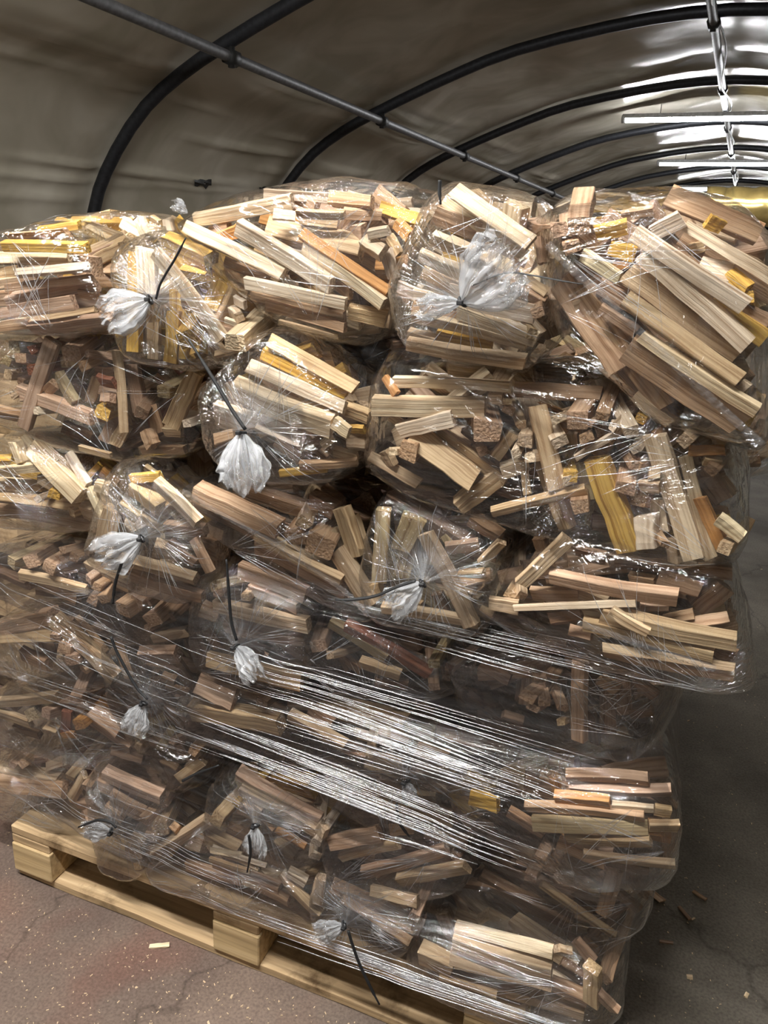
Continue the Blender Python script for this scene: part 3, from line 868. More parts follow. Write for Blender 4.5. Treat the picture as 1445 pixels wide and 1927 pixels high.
   (930,565,1130,625,82,1,'d'),(800,572,920,582,42,1,'b'),(850,702,980,712,40,1,'b'),(965,765,1100,738,42,1,'b'),(1060,795,1265,765,62,1,'b'),(1110,720,1245,620,110,2,'d'),
   (1200,912,1292,945,80,1,'d'),(520,820,625,832,52,1,'b'),(430,765,580,740,60,2,'d'),(100,722,155,752,52,1,'t'),(240,645,60,1,'t'),(300,650,52,1,'t'),(550,440,690,470,60,1,'d'),(380,380,400,440,60,2,'d')]},
  seam=(7,[(560,770),(760,840),(900,890),(1010,925),(1110,955),(1200,985)])),
 # wrapped rows
 dict(k='diamond', ph='wrapped bag showing a diagonal run of square ends', Y=0.04, o=(5, [(-90,680),(60,640),(300,632),(500,715),(700,850),(1000,950),(1085,1120),(900,1200),(700,1135),(300,985),(-90,860)]),
  s={5:[(50,752,78,0,'g'),(160,742,80,0,'b'),(262,770,78,0,'b'),(315,738,70,1,'b'),(335,682,60,1,'b'),(110,812,452,908,50,0,'t'),(470,770,702,882,78,1,'t'),(470,842,60,0,'b'),
   (518,888,64,0,'b'),(562,950,68,0,'b'),(505,952,60,1,'b'),(655,1012,105,0,'b'),(742,968,78,1,'b'),(802,972,50,0,'b'),(825,1062,108,0,'b'),(790,1115,48,0,'b'),(830,1162,1010,1138,50,0,'t'),
   (900,900,1100,965,70,2,'d'),(750,900,880,932,50,2,'d'),(600,880,760,920,50,2,'d'),(200,870,400,960,60,2,'d'),(-60,800,160,870,60,2,'d'),(930,1040,60,1,'d'),(400,720,56,1,'d')]}),
 dict(k='hooked', ph='wrapped bag under a hanging black tie', Y=0.02, o=(6, [(175,560),(260,495),(500,555),(640,640),(650,780),(685,900),(600,1092),(450,1085),(180,985),(128,850),(118,700)]),
  s={6:[(195,702,635,802,60,0,'t'),(310,538,622,660,78,0,'b'),(362,622,582,722,60,0,'b'),(200,610,60,0,'t'),(222,642,42,0,'b'),(350,660,50,0,'t'),(130,722,202,762,70,1,'b'),
   (250,792,622,872,70,1,'b'),(170,955,600,1080,70,0,'t'),(420,1000,600,1050,42,1,'o'),(260,880,420,930,60,2,'d'),(560,880,640,960,70,2,'d'),(160,820,220,900,50,2,'d')]},
  knot=(6,322,872,35,170,0.9), tie=[(6,312,860),(6,287,770),(6,275,630),(6,264,480)]),
 dict(k='redstick', ph='wrapped bag with a reddish stick', Y=0.05, o=(6, [(640,755),(780,745),(950,822),(1180,935),(1380,1000),(1360,1090),(1180,1120),(1000,1100),(760,1060),(640,920)]),
  s={6:[(735,785,1005,952,72,0,'g'),(820,788,1205,1035,72,0,'r'),(690,890,82,0,'b'),(748,932,50,0,'t'),(880,978,1065,1042,62,0,'t'),(1235,975,58,0,'g'),(1305,990,50,1,'b'),
   (1235,1080,58,0,'b'),(1290,1040,50,1,'d'),(1050,900,1170,960,50,2,'d'),(820,960,900,1000,50,2,'d'),(960,1050,1100,1090,50,1,'d')]}),
 dict(k='darkright', ph='dark wrapped bag with tumbled square ends', Y=0.05, o=(7, [(-60,840),(200,820),(500,870),(900,930),(1010,1000),(1060,1060),(1000,1180),(960,1270),(860,1372),(620,1345),(300,1292),(0,1150)]),
  s={7:[(330,1110,72,0,'b'),(348,1172,66,0,'b'),(402,1140,60,0,'b'),(392,1070,50,1,'b'),(440,1022,60,1,'d'),(490,1170,54,0,'b'),(482,1235,46,0,'t'),(570,965,570,1318,66,0,'b'),
   (700,1000,702,1300,60,1,'d'),(762,1000,775,1200,60,1,'d'),(310,892,510,892,52,1,'b'),(500,932,980,1012,70,1,'d'),(660,1032,745,1082,60,1,'b'),(800,1205,905,1180,60,1,'d'),
   (210,1200,300,1240,50,1,'d'),(820,1050,930,1120,60,1,'d'),(440,1112,460,1080,44,1,'t'),(100,980,240,1050,60,2,'d'),(620,1180,640,1340,50,2,'d')]}),
 dict(k='rolled', ph='wrapped end bag with a glossy upright fold', Y=0.03, o=(5, [(-100,1110),(100,1035),(270,1022),(400,1055),(560,1240),(625,1380),(560,1425),(350,1385),(120,1335),(-100,1230)]),
  s={5:[(-60,1125,262,1058,88,0,'b'),(-60,1165,305,1160,86,0,'t'),(280,1060,605,1395,72,0,'t'),(390,1062,562,1250,60,1,'b'),(340,1222,80,0,'b'),(392,1282,78,0,'b'),(295,1160,62,0,'b'),
   (430,1120,520,1160,60,2,'d'),(100,1250,260,1300,60,1,'d'),(450,1330,56,1,'b')]}),
 dict(k='slanttie', ph='wrapped bag beneath a slanting black tie', Y=0.03, o=(5, [(600,1150),(760,1150),(1000,1240),(1090,1400),(1000,1530),(1040,1700),(800,1655),(640,1485)]),
  s={5:[(760,1262,955,1262,88,0,'b'),(880,1372,945,1402,60,0,'b'),(620,1190,695,1380,60,0,'b'),(700,1330,740,1470,50,1,'d'),(900,1430,1010,1470,50,1,'d'),(880,1560,1000,1640,60,1,'d')],
   11:[(740,232,72,0,'g'),(925,282,50,0,'b'),(870,312,50,0,'g'),(1050,330,58,0,'b'),(755,330,58,1,'g'),(960,300,990,400,50,1,'d')]},
  knot=(5,805,1492,105,165,0.95), tie=[(5,603,1150),(5,640,1242),(5,738,1420),(5,803,1492)]),
 dict(k='barkedge', ph='wrapped middle bag with one long bark-edged stick', Y=0.03, o=(6, [(90,1050),(250,1065),(500,1200),(900,1260),(1300,1330),(1560,1400),(1750,1450),(1700,1560),(1300,1470),(900,1420),(600,1400),(300,1330),(60,1250),(20,1165)]),
  s={6:[(88,1202,512,1262,80,0,'t'),(118,1070,285,1152,90,0,'b'),(540,1232,805,1372,60,0,'t'),(860,1312,935,1312,50,0,'t'),(930,1402,1082,1462,40,0,'t'),(420,1160,58,0,'d'),
   (300,1180,420,1200,50,1,'d'),(640,1200,760,1260,50,1,'d'),(980,1300,1120,1350,50,1,'d'),(1150,1380,1300,1420,50,0,'b'),(700,1300,900,1400,50,1,'d')]}),
 dict(k='sixthleft', ph='low wrapped end bag of reddish ends', Y=0.03, o=(11, [(-90,45),(150,-5),(330,15),(520,55),(700,125),(900,225),(1180,380),(1100,525),(900,485),(500,335),(300,275),(-90,185)]),
  s={11:[(-60,72,305,38,50,0,'t'),(-60,115,160,182,50,0,'t'),(165,135,72,0,'g'),(250,122,78,0,'b'),(240,212,312,232,70,0,'t'),(345,120,340,235,50,0,'r'),(412,52,80,0,'b'),
   (490,108,625,235,92,0,'b'),(440,150,705,325,80,1,'b'),(330,245,392,252,40,0,'o'),(420,192,70,0,'o'),(742,310,48,0,'t'),(965,480,1080,400,50,0,'t'),(1022,442,60,1,'t'),
   (800,250,900,320,60,1,'d'),(600,330,760,390,50,1,'d'),(60,210,200,250,50,1,'d'),(860,400,960,440,50,1,'b'),(560,40,660,100,50,2,'d')]},
  tie=[(11,990,490),(11,1070,450),(11,1190,405)]),
 dict(k='buried', ph='wrapped bag whose tuft shows under shiny strands', Y=0.04, o=(12, [(540,60),(900,110),(1300,240),(1520,330),(1560,560),(1300,690),(1000,600),(800,470),(600,380)]),
  s={12:[(800,440,1300,562,62,0,'t'),(850,232,60,0,'t'),(700,180,900,230,60,1,'b'),(1100,300,1300,380,60,1,'d'),(1350,420,1500,480,60,1,'d'),(900,330,1060,400,50,1,'d'),(620,250,760,330,50,1,'d'),
   (1130,560,1190,600,60,1,'b')]},
  knot=(12,1060,320,60,110,0.9), tie=[(12,1000,470),(12,1012,560),(12,1040,610),(12,1072,650)]),
 dict(k='platform', ph='wrapped corner bag of level sticks beside the floor', Y=-0.01, o=(13, [(350,250),(480,115),(900,145),(990,235),(1032,380),(1026,592),(860,602),(560,602),(300,475),(-30,240)]),
  s={13:[(470,265,722,270,60,0,'o'),(335,300,880,332,50,0,'b'),(368,360,895,392,68,0,'g'),(520,445,910,452,50,0,'t'),(520,150,900,182,60,1,'b'),(540,210,1000,242,60,1,'b'),
   (730,290,922,302,40,0,'p'),(900,378,1032,402,60,0,'t'),(925,310,1000,330,50,0,'t'),(600,500,1020,577,48,0,'t'),(480,470,700,545,60,1,'b'),(80,262,212,282,60,0,'y'),
   (700,550,900,592,50,1,'d'),(250,330,420,420,60,1,'d'),(900,200,1010,300,60,2,'d')]}),
 dict(k='blockend', ph='bottom end bag with one thick grey block', Y=0.02, o=(11, [(-90,380),(60,345),(300,362),(400,415),(500,525),(505,700),(380,735),(200,645),(-90,592)]),
  s={11:[(-60,440,330,500,100,1,'t'),(-60,500,325,560,86,0,'b'),(378,595,450,465,50,0,'t'),(372,480,58,1,'t'),(470,532,60,0,'b'),(390,632,505,642,62,0,'b'),(100,382,232,378,50,1,'b'),
   (120,402,52,0,'b'),(445,700,80,0,'b'),(60,410,48,0,'b'),(250,420,330,390,50,1,'t'),(400,560,60,1,'r')]}),
 dict(k='squat', ph='squat bottom bag with looped tie and tuft', Y=-0.01, o=(11, [(508,450),(560,425),(760,495),(900,575),(985,730),(950,882),(800,990),(740,990),(600,930),(560,765)]),
  s={11:[(540,468,862,600,70,0,'b'),(530,510,800,642,78,1,'b'),(590,590,765,692,90,0,'b'),(780,712,60,0,'b'),(870,762,88,0,'t'),(930,742,968,770,70,0,'b'),(820,812,80,0,'b'),
   (720,880,98,0,'t'),(560,640,650,720,60,1,'b'),(800,880,60,1,'b'),(740,960,50,0,'t'),(880,620,60,1,'d'),(600,830,700,920,60,2,'d')]},
  knot=(11,632,745,178,165,0.75), tie=[(11,632,745),(11,600,715),(11,540,703),(11,480,720),(11,425,742)]),
 dict(k='forked', ph='bottom bag with a forked pale stick', Y=0.0, o=(12, [(15,330),(120,305),(350,345),(600,530),(650,640),(560,800),(380,765),(0,650),(-10,450)]),
  s={12:[(148,395,560,645,60,0,'t'),(130,312,582,562,80,1,'b'),(180,465,255,525,50,0,'t'),(20,560,78,0,'t'),(340,620,505,705,60,0,'o'),(562,682,62,0,'p'),(550,765,70,0,'p'),(120,482,42,0,'y'),
   (80,600,200,660,60,1,'d'),(330,690,450,760,50,1,'t'),(600,590,580,640,60,0,'t'),(240,560,330,620,50,1,'b')]},
  knot=(12,250,560,80,150,0.9), tie=[(12,197,640),(12,205,700),(12,203,760),(12,188,842)]),
 dict(k='fanned', ph='bottom bag of fanned sticks behind hazy film', Y=0.01, o=(12, [(600,640),(900,560),(1250,640),(1395,780),(1385,885),(1100,930),(900,920),(750,895),(655,830)]),
  s={12:[(635,695,905,652,78,0,'b'),(680,790,1005,702,50,0,'t'),(820,852,1265,735,68,0,'b'),(1015,895,1385,822,72,0,'t'),(1310,762,60,1,'d'),(1150,640,1390,690,60,1,'d'),
   (900,900,1000,830,50,1,'d'),(960,640,1100,620,60,1,'d'),(1180,800,1330,760,50,1,'b')]}),
 dict(k='thinstick', ph='dark recessed bag with one thin slanting stick', Y=0.05, o=(13, [(-30,590),(200,560),(600,590),(930,605),(905,760),(740,885),(650,930),(500,860),(100,730)]),
  s={13:[(405,648,742,892,34,0,'t'),(745,600,690,805,60,0,'b'),(120,620,550,835,88,1,'d'),(362,612,60,0,'b'),(0,635,300,705,60,1,'d'),(640,880,780,760,50,1,'d'),(590,900,650,960,60,1,'d'),
   (560,640,680,660,50,1,'d'),(760,700,860,760,50,1,'d'),(820,620,880,700,50,1,'d')]}),
 dict(k='lowleft', ph='bottom bag resting over the pallet edge board', Y=-0.02, o=(12, [(-345,790),(-60,590),(100,650),(400,785),(600,875),(585,1110),(540,1110),(300,1030),(0,932),(-300,830)]),
  s={12:[(355,872,562,1092,62,0,'t'),(400,850,492,922,52,0,'p'),(-10,722,150,765,30,0,'p'),(-10,760,200,842,32,0,'t'),(-10,805,350,955,68,1,'b'),(150,900,400,1020,60,1,'b')],
   11:[(828,905,1112,728,62,0,'t'),(900,890,58,1,'y'),(1100,775,1300,870,80,1,'t'),(1150,865,1445,962,32,0,'p'),(1150,890,1400,990,32,0,'t'),(1000,960,1300,1050,60,1,'b'),(1200,900,60,1,'d')]}),
 dict(k='doublewrap', ph='bottom bag whose tie drops over the pallet', Y=-0.02, o=(12, [(540,935),(640,890),(900,945),(1135,998),(1115,1130),(1085,1245),(800,1235),(600,1120)]),
  s={12:[(640,932,1090,1185,108,1,'b'),(700,990,1060,1242,68,0,'b'),(575,890,555,1015,62,0,'t'),(850,962,1112,1012,62,0,'t'),(1095,1092,68,0,'b'),(1080,1205,1130,1082,50,1,'d'),
   (620,1000,720,1060,60,2,'d'),(880,1150,980,1220,50,1,'t')]},
  knot=(12,735,1100,150,160,0.8), tie=[(12,737,1160),(12,765,1250),(12,800,1345),(12,860,1470),(12,907,1562)]),
 dict(k='lastcorner', ph='lowest corner bag of long pale split sticks', Y=-0.03, o=(13, [(-155,870),(30,828),(450,925),(520,955),(660,1000),(735,1130),(766,1222),(660,1282),(300,1205),(-100,1065),(-205,965)]),
  s={13:[(10,855,460,965,50,0,'p'),(5,905,455,1045,76,0,'t'),(-10,975,450,1118,72,0,'t'),(645,1040,640,1212,72,0,'t'),(455,1100,620,1180,80,1,'b'),(-150,985,0,1045,98,0,'t'),
   (-100,1060,600,1262,56,1,'t'),(660,1150,745,1235,52,0,'b'),(560,925,640,1000,50,1,'b'),(480,938,525,975,50,0,'t'),(500,1000,600,1060,60,2,'d'),(700,1080,60,1,'b'),(-60,1080,200,1170,50,0,'t')]}),
]


# extra bag of the back row that sticks out behind the right-hand corner
BAGS.append(dict(k='behind', ph='back-row bag sticking out past the load corner', Y=0.42, o=(0, [(1280,700),(1400,720),(1470,800),(1480,870),(1440,885),(1390,897),(1300,880)]),
  s={0:[(1330,870,1430,868,24,0,'d'),(1408,862,26,0,'t'),(1350,800,1440,830,22,1,'d'),(1385,838,22,0,'d'),(1300,840,1400,850,22,1,'b'),(1445,850,1475,842,20,0,'b')]}))


def fp(fr, x, y):
    ox, oy, s = FR[fr]
    return ox + x / s, oy + y / s


def mpp(P):
    return (P - CAM).dot(fwd) / F_PX


def inside(poly, x, z):
    c = False
    j = len(poly) - 1
    for i in range(len(poly)):
        xi, zi = poly[i]
        xj, zj = poly[j]
        if (zi > z) != (zj > z) and x < (xj - xi) * (z - zi) / (zj - zi) + xi:
            c = not c
        j = i
    return c


def tuft_mesh(K, ang, ln, spread, rnd, o):
    """gathered bag mouth: a pinched, ruffled, crumpled skirt of film"""
    dx, dz = math.cos(math.radians(ang)), -math.sin(math.radians(ang))   # photo angle, downwards positive
    ax = Vector((dx, -0.30, dz)).normalized()
    sd = Vector((-dz, 0, dx))
    sd = (sd - ax * sd.dot(ax)).normalized()
    nn = ax.cross(sd)
    nr, na = 26, 150
    s1, s2 = rnd.uniform(0, 99), rnd.uniform(0, 99)
    vs, fs, dn = [], [], []
    for i in range(nr + 1):
        r = i / nr
        rad = ln * spread * 0.42 * (0.06 + 0.94 * math.sin(min(1.0, r * 1.15) * math.pi * 0.56) ** 0.9)
        if r > 0.8:
            rad *= 1 - 0.5 * (r - 0.8)
        for k in range(na):
            a = 2 * math.pi * k / na
            ru = 1 + 0.13 * math.sin(11 * a + s1 + 1.2 * r) + 0.20 * noise.noise(Vector((math.cos(a) * 11, math.sin(a) * 11, s2 + r * 1.5))) + 0.40 * noise.noise(Vector((math.cos(a) * 4, math.sin(a) * 4, s1 + r * 1.5)))
            el = 1 + 0.30 * noise.noise(Vector((math.cos(a) * 1.6 + 5, math.sin(a) * 1.6, s2))) + 0.12 * noise.noise(Vector((math.cos(a) * 9 + 5, math.sin(a) * 9, s2)))
            cr = noise.noise_vector(Vector((math.cos(a) * 3, math.sin(a) * 3, r * 6 + s2))) * (0.004 + ln * 0.05) * r
            p = ax * (ln * r * el) + sd * (math.cos(a) * rad * ru) + nn * (math.sin(a) * rad * ru * 0.5) + cr
            vs.append(p)
            dn.append(max(0.07, 0.46 - 0.32 * r + 0.35 * noise.noise(Vector((math.cos(a) * 8, math.sin(a) * 8, s1 + r)))))
    for i in range(nr):
        for k in range(na):
            a, b = i * na + k, i * na + (k + 1) % na
            fs.append((a, b, b + na, a + na))
    mb = MB()
    mb.add(vs, fs)
    me = mb.mesh('film_tuft', True)
    at = me.attributes.new('plies', 'FLOAT', 'POINT')
    at.data.foreach_set('value', dn)
    return link('film_tuft', me, NECK, o)


def pleat_mesh(K, Yf, R, rnd, o):
    """the bag front pulled together into the tie: a shallow cone of radiating pleats"""
    nr, na = 22, 220
    s1 = rnd.uniform(0, 99)
    vs, fs, dn = [], [], []
    dY = Yf - K.y
    for i in range(nr + 1):
        r = (i / nr) ** 1.3
        for k in range(na):
            a = 2 * math.pi * k / na
            ca, sa = math.cos(a), math.sin(a)
            rr = 0.004 + R * r * (1 + 0.35 * noise.noise(Vector((ca * 2.5, sa * 2.5, s1))))
            n1 = noise.noise(Vector((ca * 9, sa * 9, s1 + r * 0.6)))
            n2 = noise.noise(Vector((ca * 22, sa * 22, s1 + 7 + r * 0.4)))
            am = 0.007 * (min(1, r * 3)) * (1 - r * 0.75)
            y = dY * (1 - (1 - r) ** 1.8) + am * (n1 + 0.7 * n2)
            vs.append((ca * rr, y, sa * rr))
            dn.append(max(0.0, (1 - r) ** 2.4 * (0.10 + 0.5 * max(0, n1 + n2 * 0.6))))
    for i in range(nr):
        for k in range(na):
            a, b = i * na + k, i * na + (k + 1) % na
            fs.append((a, a + na, b + na, b))
    mb = MB()
    mb.add(vs, fs)
    me = mb.mesh('pleated_neck', True)
    at = me.attributes.new('plies', 'FLOAT', 'POINT')
    at.data.foreach_set('value', dn)
    return link('pleated_neck', me, NECK, o)


def creases(fo, B, out, base, cen, kn, rnd, o):
    """whitish creases of doubled film, added as highlight streaks, lying on the bag's skin, radiating from where it is gathered"""
    bvh = BVHTree.FromPolygons([v.co for v in fo.data.vertices], [p.vertices for p in fo.data.polygons])
    src = []
    if kn:
        src.append((Vector((0, 0, 0)), 46, 0.03, 0.17, 360, 0))
    for _ in range(2 if kn else 4):
        p = rnd.choice(out)
        q = p.lerp(cen, rnd.uniform(0.05, 0.2)) - base
        toc = math.degrees(math.atan2(cen.z - p.z, cen.x - p.x))
        src.append((q, rnd.randint(5, 9), 0.05, 0.16, 70, toc))
    mb = MB()
    for c, n, l0, l1, fan, mid in src:
        for _ in range(n):
            a = math.radians(mid + rnd.uniform(-fan / 2, fan / 2))
            ln = rnd.uniform(l0, l1)
            s0 = rnd.uniform(0.006, 0.03)
            pts = []
            bend = rnd.uniform(-1.2, 1.2)
            for i in range(10):
                t = s0 + ln * i / 9
                aa = a + bend * t
                x, z = c.x + math.cos(aa) * t, c.z + math.sin(aa) * t
                h = bvh.ray_cast(Vector((x, -0.6, z)), Vector((0, 1, 0)))
                if h[0] is None:
                    break
                pts.append(h[0] + Vector((0, -0.0006, 0)))
            if len(pts) < 5:
                continue
            rr = rnd.uniform(0.0002, 0.00055)
            m = len(pts) - 1
            mb.tube(pts, [rr * math.sin(math.pi * (0.05 + 0.9 * i / m)) + 0.00006 for i in range(m + 1)], 4, False)
    c = link('highlight_creases', mb.mesh('highlight_creases', True), STRAND, o)  # pale lines added to stand in for highlight streaks on the film
    c['label'] = 'pulled creases whitened as highlight streaks'
    c['kind'] = 'stuff'
    return c


def strap(pts, o, name='cable_tie', w=0.0027, th=0.0009):
    mb = MB()
    pts = spline(pts, 6) if len(pts) > 2 else pts
    n = len(pts)
    mb.tube(pts, [w * (1.0 if i < n - 4 else 0.65) for i in range(n)], 8, True, 0.55)
    return mb


def film_hull(pts, o, rnd, m):
    bm = bmesh.new()
    for p in pts:
        bm.verts.new(p)
    r = bmesh.ops.convex_hull(bm, input=bm.verts[:])
    dead = [g for g in r['geom_interior'] + r['geom_unused'] if isinstance(g, bmesh.types.BMVert)]
    bmesh.ops.delete(bm, geom=list(set(dead)), context='VERTS')
    loose = [v for v in bm.verts if not v.link_faces]
    bmesh.ops.delete(bm, geom=loose, context='VERTS')
    bmesh.ops.dissolve_limit(bm, angle_limit=0.12, verts=bm.verts[:], edges=bm.edges[:])
    bmesh.ops.triangulate(bm, faces=bm.faces[:])
    for _ in range(4):
        le = [e for e in bm.edges if e.calc_length() > 0.016]
        if not le:
            break
        bmesh.ops.subdivide_edges(bm, edges=le, cuts=1)
        bmesh.ops.triangulate(bm, faces=[f for f in bm.faces if len(f.verts) > 3])
    for _ in range(3):
        bmesh.ops.smooth_vert(bm, verts=bm.verts[:], factor=0.5, use_axis_x=True, use_axis_y=True, use_axis_z=True)
    s = rnd.uniform(0, 99)
    bm.normal_update()
    for v in bm.verts:
        n = noise.noise(v.co * 14 + Vector((s, 0, 0))) * 0.006 + noise.noise(v.co * 40 + Vector((0, s, 0))) * 0.0022
        v.co += v.normal * (0.004 + n)
    for f in bm.faces:
        f.smooth = True
    me = bpy.data.meshes.new('film')
    bm.to_mesh(me)
    bm.free()
    return link('film', me, m, o)


def orient(dx, dz):
    a = abs(math.degrees(math.atan2(dz, dx))) % 180
    a = min(a, 180 - a)
    if a < 12:
        return 'lying level'
    if a > 66:
        return 'standing nearly upright'
    down = (dz / dx) < 0 if abs(dx) > 1e-6 else True
    return ('tilted down' if down else 'tilted up') + (' gently' if a < 32 else ' steeply')


ALLST = []        # every stick of the front: (area, args, words, bag key)
FILL = Sticks()
brnd = random.Random(11)
TOPZ = {}
WRAPPED = []
for bi, B in enumerate(BAGS):
    rnd = random.Random(100 + bi)
    Y = B['Y']
    fr, pl = B['o']
    dep = B.get('dep', 0.30 if Y < 0.15 else 0.25)
    out = [un(*fp(fr, x, y), Y + 0.05) for x, y in pl]
    cen = sum(out, Vector()) / len(out)
    kn = B.get('knot')
    org = un(*fp(*kn[:3]), Y - 0.02) if kn else Vector((cen.x + rnd.uniform(-.1, .1), Y - 0.02, cen.z + rnd.uniform(-.12, .12)))
    hull = []
    for t, s in ((0.0, 0.84), (0.02, 0.94), (0.055, 1.0), (dep * 0.7, 0.99), (dep * 0.92, 0.9), (dep, 0.74)):
        for p in out:
            j = 1 + rnd.uniform(-0.02, 0.02)
            hull.append(Vector((cen.x + (p.x - cen.x) * s * j, Y + t, cen.z + (p.z - cen.z) * s * j)))
    dirs = []
    tones = []
    for f, lst in B['s'].items():
        sc = FR[f][2]
        for q in lst:
            if len(q) == 7:
                x1, y1, x2, y2, wpx, lay, c = q
                a, b = fp(f, x1, y1), fp(f, x2, y2)
                yy = Y + 0.020 + 0.026 * lay
                A = un(*a, yy)
                Bp = un(*b, yy)
                k = mpp((A + Bp) / 2)
                rat = rnd.uniform(0.5, 0.85)
                rot = rnd.choice((-1, 1)) * rnd.uniform(0.15, 0.6)
                if rnd.random() < 0.6:
                    rot = abs(rot)
                wd = 1.2 * wpx / sc * k / (math.cos(rot) + rat * abs(math.sin(rot)))
                th = min(wd * rat, 0.04)
                A.y += th / 2 + rnd.uniform(-.006, .010)
                Bp.y += th / 2 + rnd.uniform(-.006, .010)
                d = (Bp - A).normalized()
                n = (Matrix.Rotation(rot if d.x > 0 else -rot, 3, d) @ Vector((0, -1, 0)))
                ALLST.append(((Bp - A).length / k * wpx / sc * (1.0 if lay < 2 else 0.5), (A, Bp, wd, th, n, c), orient(Bp.x - A.x, Bp.z - A.z), bi, 0, (Bp - A).length))
                dirs.append(math.atan2(Bp.z - A.z, Bp.x - A.x))
            else:
                x, y, spx, lay, c = q
                yy = Y + 0.012 + 0.026 * lay
                A = un(*fp(f, x, y), yy)
                k = mpp(A)
                wd = spx / sc * k * 0.93
                th = wd * rnd.uniform(0.72, 1.0)
                A.y += rnd.uniform(0, 0.006)
                Bp = A + Vector((rnd.uniform(-.45, .45), 1, rnd.uniform(-.25, .35))).normalized() * rnd.uniform(0.12, 0.18)
                if spx / sc > 30:
                    B2 = A + Vector((rnd.uniform(-.45, .1), 1, rnd.uniform(-.05, .35))).normalized() * 0.16
                    Bp = B2
                n = Matrix.Rotation(rnd.uniform(-0.6, 0.6), 3, Vector((0, 1, 0))) @ Vector((0, 0, 1))
                ALLST.append((spx * spx / sc / sc * 1.2, (A, Bp, wd, th, n, c), 'seen end-on', bi, 1, wd))
            tones.append(c)
    # deeper sticks
    poly = [(p.x, p.z) for p in out]
    xs = [p[0] for p in poly]
    zs = [p[1] for p in poly]
    ar = 0
    for i in range(len(poly)):
        a, b = poly[i - 1], poly[i]
        ar += a[0] * b[1] - b[0] * a[1]
    ar = abs(ar) / 2
    nf = int(ar / 0.0052 * 3.4) + 6
    tries = 0
    while nf > 0 and tries < 4000:
        tries += 1
        x, z = rnd.uniform(min(xs), max(xs)), rnd.uniform(min(zs), max(zs))
        if not inside(poly, x, z):
            continue
        an = (rnd.choice(dirs) if dirs else 0) + rnd.gauss(0, 0.35)
        dy = rnd.uniform(-0.5, 0.5)
        ln = rnd.uniform(0.13, 0.24)
        d = Vector((math.cos(an), dy, math.sin(an))).normalized()
        hw = rnd.uniform(0.012, 0.022)
        c = Vector((x, Y + rnd.uniform(0.11, dep - 0.03), z))
        ok = False
        for _ in range(5):
            A, Bp = c - d * ln / 2, c + d * ln / 2
            sh = 0.93
            if all(inside(poly, cen.x + (P.x - cen.x) / sh, cen.z + (P.z - cen.z) / sh) and Y + 0.075 < P.y < Y + dep for P in (A, Bp)):
                ok = True
                break
            ln *= 0.72
        if not ok or ln < 0.05:
            continue
        nf -= 1
        th = hw * 2 * rnd.uniform(0.6, 1)
        n = Matrix.Rotation(rnd.uniform(-1, 1), 3, d) @ d.orthogonal()
        FILL.stick(A, Bp, hw * 2, th, n, tone(rnd.choice(tones), rnd, 0.92), rnd)  # tone dimmed for deeper sticks, shade put into the colour
        if nf % 2 == 0:
            for P in (A, Bp):
                hull.append(P)
    for a in ALLST:
        if a[3] == bi:
            A, Bp, wd, th, n, c = a[1]
            for P in (A, Bp):
                hull.append(P + Vector((0, -th * 0.55, 0)))
                if not a[4] or P is A:
                    hull.append(P + Vector((0, -th * 0.3, wd * 0.45)))
    base = Vector((org.x, org.y, org.z))
    o = thing('kindling_bag', '', 'bag', 'clear plastic bags of kindling stacked on the pallet', base)
    B['obj'] = o
    fo = film_hull([p - base for p in hull], o, rnd, FILM if bi % 2 else FILM_B)
    creases(fo, B, out, base, cen, kn, rnd, o)
    B['cen'] = cen
    if kn:
        fr2, kx, ky, ang, ln, spr = kn
        k = mpp(org)
        K = Vector((0, -0.012, 0))
        lnw = ln / FR[fr2][2] * k
        pleat_mesh(org + K, Y + 0.012, min(0.09, 0.4 * min(max(xs) - min(xs), max(zs) - min(zs)) + 0.01), rnd, o).location = K
        t = tuft_mesh(org, ang, lnw, spr, rnd, o)
        t.location = K
        if 'tuft2' in B:
            f3, a3, b3, ang3, ln3, sp3 = B['tuft2']
            tuft_mesh(org, ang3, ln3 / FR[f3][2] * k, sp3, rnd, o).location = K
        mb = MB()
        ring = []
        dx, dz = math.cos(math.radians(ang)), -math.sin(math.radians(ang))
        ax = Vector((dx, -0.3, dz)).normalized()
        u = ax.orthogonal().normalized()
        v = ax.cross(u)
        ring = [ax * 0.002 + u * math.cos(a) * 0.0065 + v * math.sin(a) * 0.0065 for a in np.linspace(0, 2 * math.pi, 15)]
        mb.tube(ring, 0.0022, 6, False)
        ct = link('cable_tie', mb.mesh('cable_tie', True), TIE, o, K)
        ct['label'] = 'black cable tie'
        hb = MB()
        hb.box((-0.004, -0.013, -0.003), (0.004, -0.006, 0.003))
        link('tie_head', bevel(hb.mesh('tie_head'), 0.001), TIE, ct)
    if 'tie' in B:
        pts = [un(*fp(*p), Y - 0.055) - base - Vector((0, 0, 0)) for p in B['tie']]
        sm = strap(pts, o, w=B.get('tw', 0.0027))
        if kn:
            link('tie_tail', sm.mesh('tie_tail', True), TIE, ct, -K)
        else:
            tl = link('cable_tie', sm.mesh('cable_tie', True), TIE, o)
            tl['label'] = 'black cable tie'
    if 'ear' in B:
        f3, ex, ey, ang3, ln3, sp3 = B['ear']
        P = un(*fp(f3, ex, ey), Y + 0.03)
        t = tuft_mesh(P, ang3, ln3 / FR[f3][2] * mpp(P), sp3, rnd, o)
        t.location = P - base
